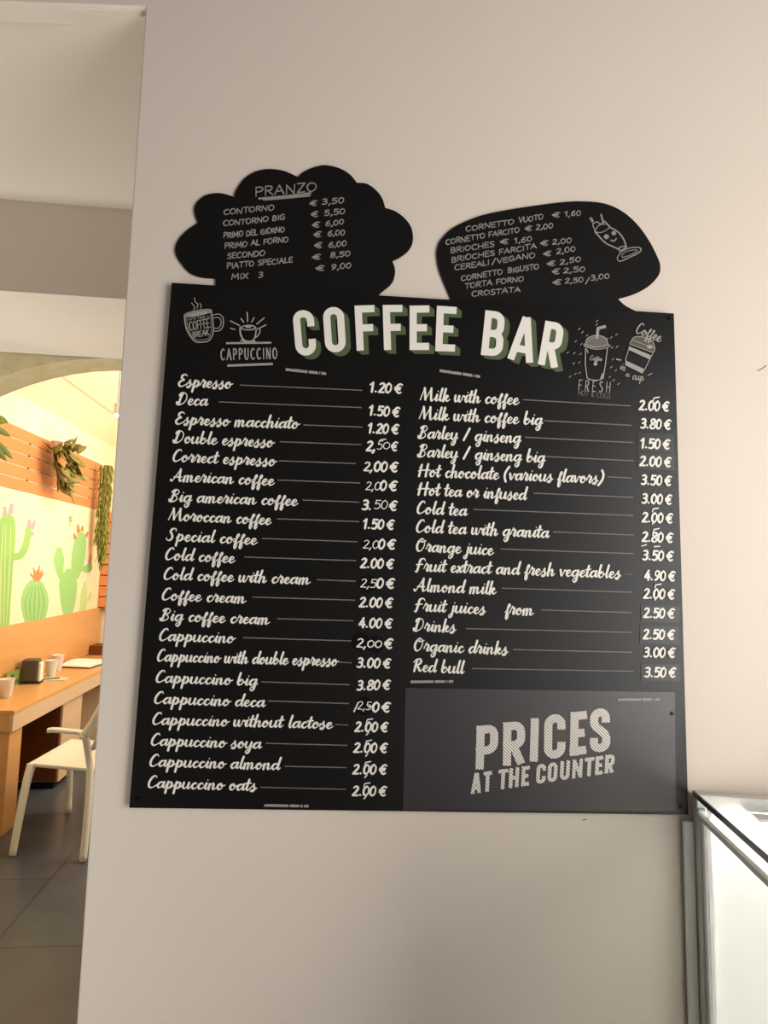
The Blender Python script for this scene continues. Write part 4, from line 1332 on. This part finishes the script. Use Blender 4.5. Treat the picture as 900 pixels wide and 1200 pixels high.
for pts, r in (([(-1.685, 4.045, .452), (-1.688, 4.0, .36), (-1.684, 3.93, .18), (-1.68, 3.87, 0)], [.026, .023, .021, .019]),
               ([(-1.645, 4.535, .452), (-1.64, 4.53, .3), (-1.61, 4.478, 0)], [.024, .021, .018]),
               ([(-1.345, 3.915, .66), (-1.325, 3.945, .52), (-1.305, 3.925, .42), (-1.28, 3.85, .2), (-1.265, 3.785, 0)], [.021, .025, .027, .024, .02]),
               ([(-1.26, 4.60, .66), (-1.25, 4.56, .45), (-1.22, 4.62, 0)], [.021, .025, .02])):
    bm = bmesh.new()
    tube(bm, catmull(L_(pts), 5), None or [r[0] + (r[-1] - r[0]) * i / (5 * (len(pts) - 1)) for i in range(5 * (len(pts) - 1) + 1)], 12)
    bm_obj('leg', bm, M_chair, ch, smooth=True)
for y0, y1, e in ((3.945, 3.93, 3.915), (4.6, 4.58, 4.60)):
    bm = bmesh.new()
    tube(bm, catmull(L_([(-1.575 + (far if y0 > 4.2 else 0), y0 + .02, .668), (-1.54 + (far if y0 > 4.2 else 0), y0 + .02, .672), (-1.45, y1 + .02, .668), (-1.375, y1 + .01, .662), (-1.345, e, .64)]), 5), .024, 12, flat=.6)
    bm_obj('armrest', bm, M_chair, ch, smooth=True)
for y, yb in ((3.915, 3.93), (4.60, 4.58)):
    bm = bmesh.new()
    tube(bm, catmull(L_([(-1.345 if y < 4.2 else -1.27, y, .655), (-1.30 if y < 4.2 else -1.22, yb, .74), (-1.245 if y < 4.2 else -1.16, yb + .01, .86)]), 5), .027, 12)
    bm_obj('back_post', bm, M_chair, ch, smooth=True)
bm = bmesh.new()
rows = []
for i in range(6):
    z = .56 + .31 * i / 5
    xx = -1.32 + .10 * i / 5
    row = []
    for j in range(11):
        q = j / 10
        bow = .045 * math.sin(math.pi * q)
        row.append((xx + bow + .08 * q - c0.x, 3.94 + .63 * q - c0.y, z))
    rows.append(row)
fr = [[bm.verts.new(p) for p in r] for r in rows]
bk = [[bm.verts.new((p[0] + .014, p[1], p[2])) for p in r] for r in rows]
for i in range(5):
    for j in range(10):
        bm.faces.new((fr[i][j], fr[i][j + 1], fr[i + 1][j + 1], fr[i + 1][j]))
        bm.faces.new((bk[i][j], bk[i + 1][j], bk[i + 1][j + 1], bk[i][j + 1]))
for j in range(10):
    bm.faces.new((fr[0][j], bk[0][j], bk[0][j + 1], fr[0][j + 1]))
    bm.faces.new((fr[5][j], fr[5][j + 1], bk[5][j + 1], bk[5][j]))
for i in range(5):
    bm.faces.new((fr[i][0], fr[i + 1][0], bk[i + 1][0], bk[i][0]))
    bm.faces.new((fr[i][10], bk[i][10], bk[i + 1][10], fr[i + 1][10]))
bm_obj('backrest', bm, M_chair, ch, smooth=True)

# ------------------------------------------------------------------ plants on the slats
def leaf(bm, base, d, side, ln, w, droop=.25, fold=.35):
    d = Vector(d).normalized()
    side = Vector(side).normalized()
    nrm = d.cross(side).normalized()
    prev = None
    for i in range(7):
        t = i / 6
        ww = w * math.sin(math.pi * min(1, .12 + t * .88)) ** .8
        c = Vector(base) + d * ln * t - Vector((0, 0, 1)) * droop * ln * t * t
        a, b = c - side * ww + nrm * ww * fold, c + side * ww + nrm * ww * fold
        cur = (bm.verts.new(a), bm.verts.new(c), bm.verts.new(b))
        if prev:
            bm.faces.new((prev[0], prev[1], cur[1], cur[0]))
            bm.faces.new((prev[1], prev[2], cur[2], cur[1]))
        prev = cur


def solid(o, th=.003):
    s = o.modifiers.new('solid', 'SOLIDIFY')
    s.thickness = th
    return o


M_leaf_o = mat('olive_leaf', (150, 138, 62), .55, noise=1, rgb2=(104, 92, 44), scale=14)
M_leaf_g = mat('green_leaf', (120, 138, 48), .5, noise=.4, scale=12)
M_leaf_y = mat('yellow_green_leaf', (150, 146, 60), .6, noise=1, rgb2=(104, 112, 40), scale=9)
M_twig = mat('twig', (84, 66, 46), .8)
rnd = random.Random(11)


def pt_wall(px, py, x):
    r = ray(px, py)
    return EYE + r * ((x - EYE.x) / r.x)


pc = pt_wall(72, 542, -2.13)
sp = thing('hanging_plant', 'bushy olive leaved plant hanging on the wooden slats', 'plant', loc=pc)
bm = bmesh.new()
tube(bm, [(-.07, 0, .14), (-.05, 0, .05), (-.02, .0, -.1), (-.01, .0, -.24)], [.012, .014, .01, .005], 8)
tube(bm, [(-.07, -.02, .1), (-.07, -.2, .13)], [.006, .003], 6)
bm_obj('stem', bm, M_twig, sp)
bm = bmesh.new()
for i in range(90):
    a = rnd.uniform(0, 2 * math.pi)
    h = rnd.uniform(-.2, .14)
    b = Vector((rnd.uniform(0, .06), rnd.uniform(-.16, .16) * (1 - .5 * (h < -.12)), h))
    d = Vector((rnd.uniform(.2, .9), math.cos(a), math.sin(a) * .8 + .1))
    leaf(bm, b, d, d.cross(Vector((rnd.uniform(.4, 1), rnd.uniform(-.5, .5), rnd.uniform(-.5, .5)))), rnd.uniform(.08, .125), rnd.uniform(.024, .038), droop=.25)
for dy, dz in ((.5, .10), (.04, .25), (-.05, -.3)):
    leaf(bm, (0.02, dy * .3, dz * .2), (0.1, dy, dz), (1, 0, .4), .2, .024, droop=.0)
solid(bm_obj('foliage', bm, M_leaf_o, sp, smooth=True))
bm = bmesh.new()
lathe(bm, [(.03, 0), (.042, .07), (.046, .072), (.04, .06)], -.03, -.04, 16)
o = bm_obj('pot', bm, mat('pale_pot', (206, 172, 150), .7), sp)
o.location = (0, 0, .09)

pc = pt_wall(-6, 505, -2.14)
gp = thing('hanging_plant', 'green long leaved plant on the slats at the left edge of the photo', 'plant', loc=pc)
bm = bmesh.new()
tube(bm, [(-.06, -.06, .12), (-.03, -.06, 0), (-.02, -.05, -.12)], [.01, .012, .008], 8)
bm_obj('stem', bm, M_twig, gp)
bm = bmesh.new()
for z0, dz, ln in ((.09, .05, .17), (.02, -.02, .2), (-.06, -.25, .26), (-.09, -.35, .2), (.05, .3, .15)):
    leaf(bm, (0, -.06, z0), (.15, 1, dz), (.6, 0, 1), ln, .022, droop=.12)
    leaf(bm, (0, -.06, z0), (.3, -1, dz), (.6, 0, 1), ln, .022, droop=.2)
solid(bm_obj('foliage', bm, M_leaf_g, gp, smooth=True))

pc = pt_wall(124, 548, -2.12)
mp_ = thing('hanging_greenery', 'trailing yellow green greenery hanging in the far corner beside the slats', 'plant', loc=pc)
bm = bmesh.new()
bm2 = bmesh.new()
for i in range(30):
    x, y = rnd.uniform(-.035, .05), rnd.uniform(-.04, .04)
    ln = rnd.uniform(.7, 1.0)
    pts = [(x + rnd.uniform(-.008, .008), y + rnd.uniform(-.008, .008), .02 - ln * t / 6) for t in range(7)]
    tube(bm2, pts, .006, 5)
    for t in range(26):
        z = .02 - ln * t / 26
        a = rnd.uniform(0, 6.28)
        leaf(bm, (x, y, z), (math.cos(a) * .5, math.sin(a) * .5, -1.0), (-math.sin(a), math.cos(a), 0), .06, .009, droop=.3)
bm_obj('strand', bm2, mat('olive_twig', (130, 120, 56), .8), mp_)
solid(bm_obj('foliage', bm, M_leaf_y, mp_, smooth=True), .002)

# small ceiling spot glinting past the wall edge
r = ray(138, 483)
lp = EYE + r * (4.6 / r.y)
sl_ = thing('spot_lamp', 'small lit spotlight glinting at the edge of the white wall', 'lamp', loc=lp)
bm = bmesh.new()
tube(bm, [(0, 0, .42), (0, 0, .05)], .008, 8)
bm_obj('rod', bm, M_alu, sl_)
bm = bmesh.new()
tube(bm, [(0, 0, .06), (0, 0, -.02)], .028, 14)
bm_obj('lamp_body', bm, M_white, sl_)
bm = bmesh.new()
tube(bm, [(0, 0, -.021), (0, 0, -.034)], [.024, .014], 14)
bm_obj('bulb', bm, mat('lit_bulb', (255, 240, 205), .5, emit=(255, 225, 170), estr=22), sl_)
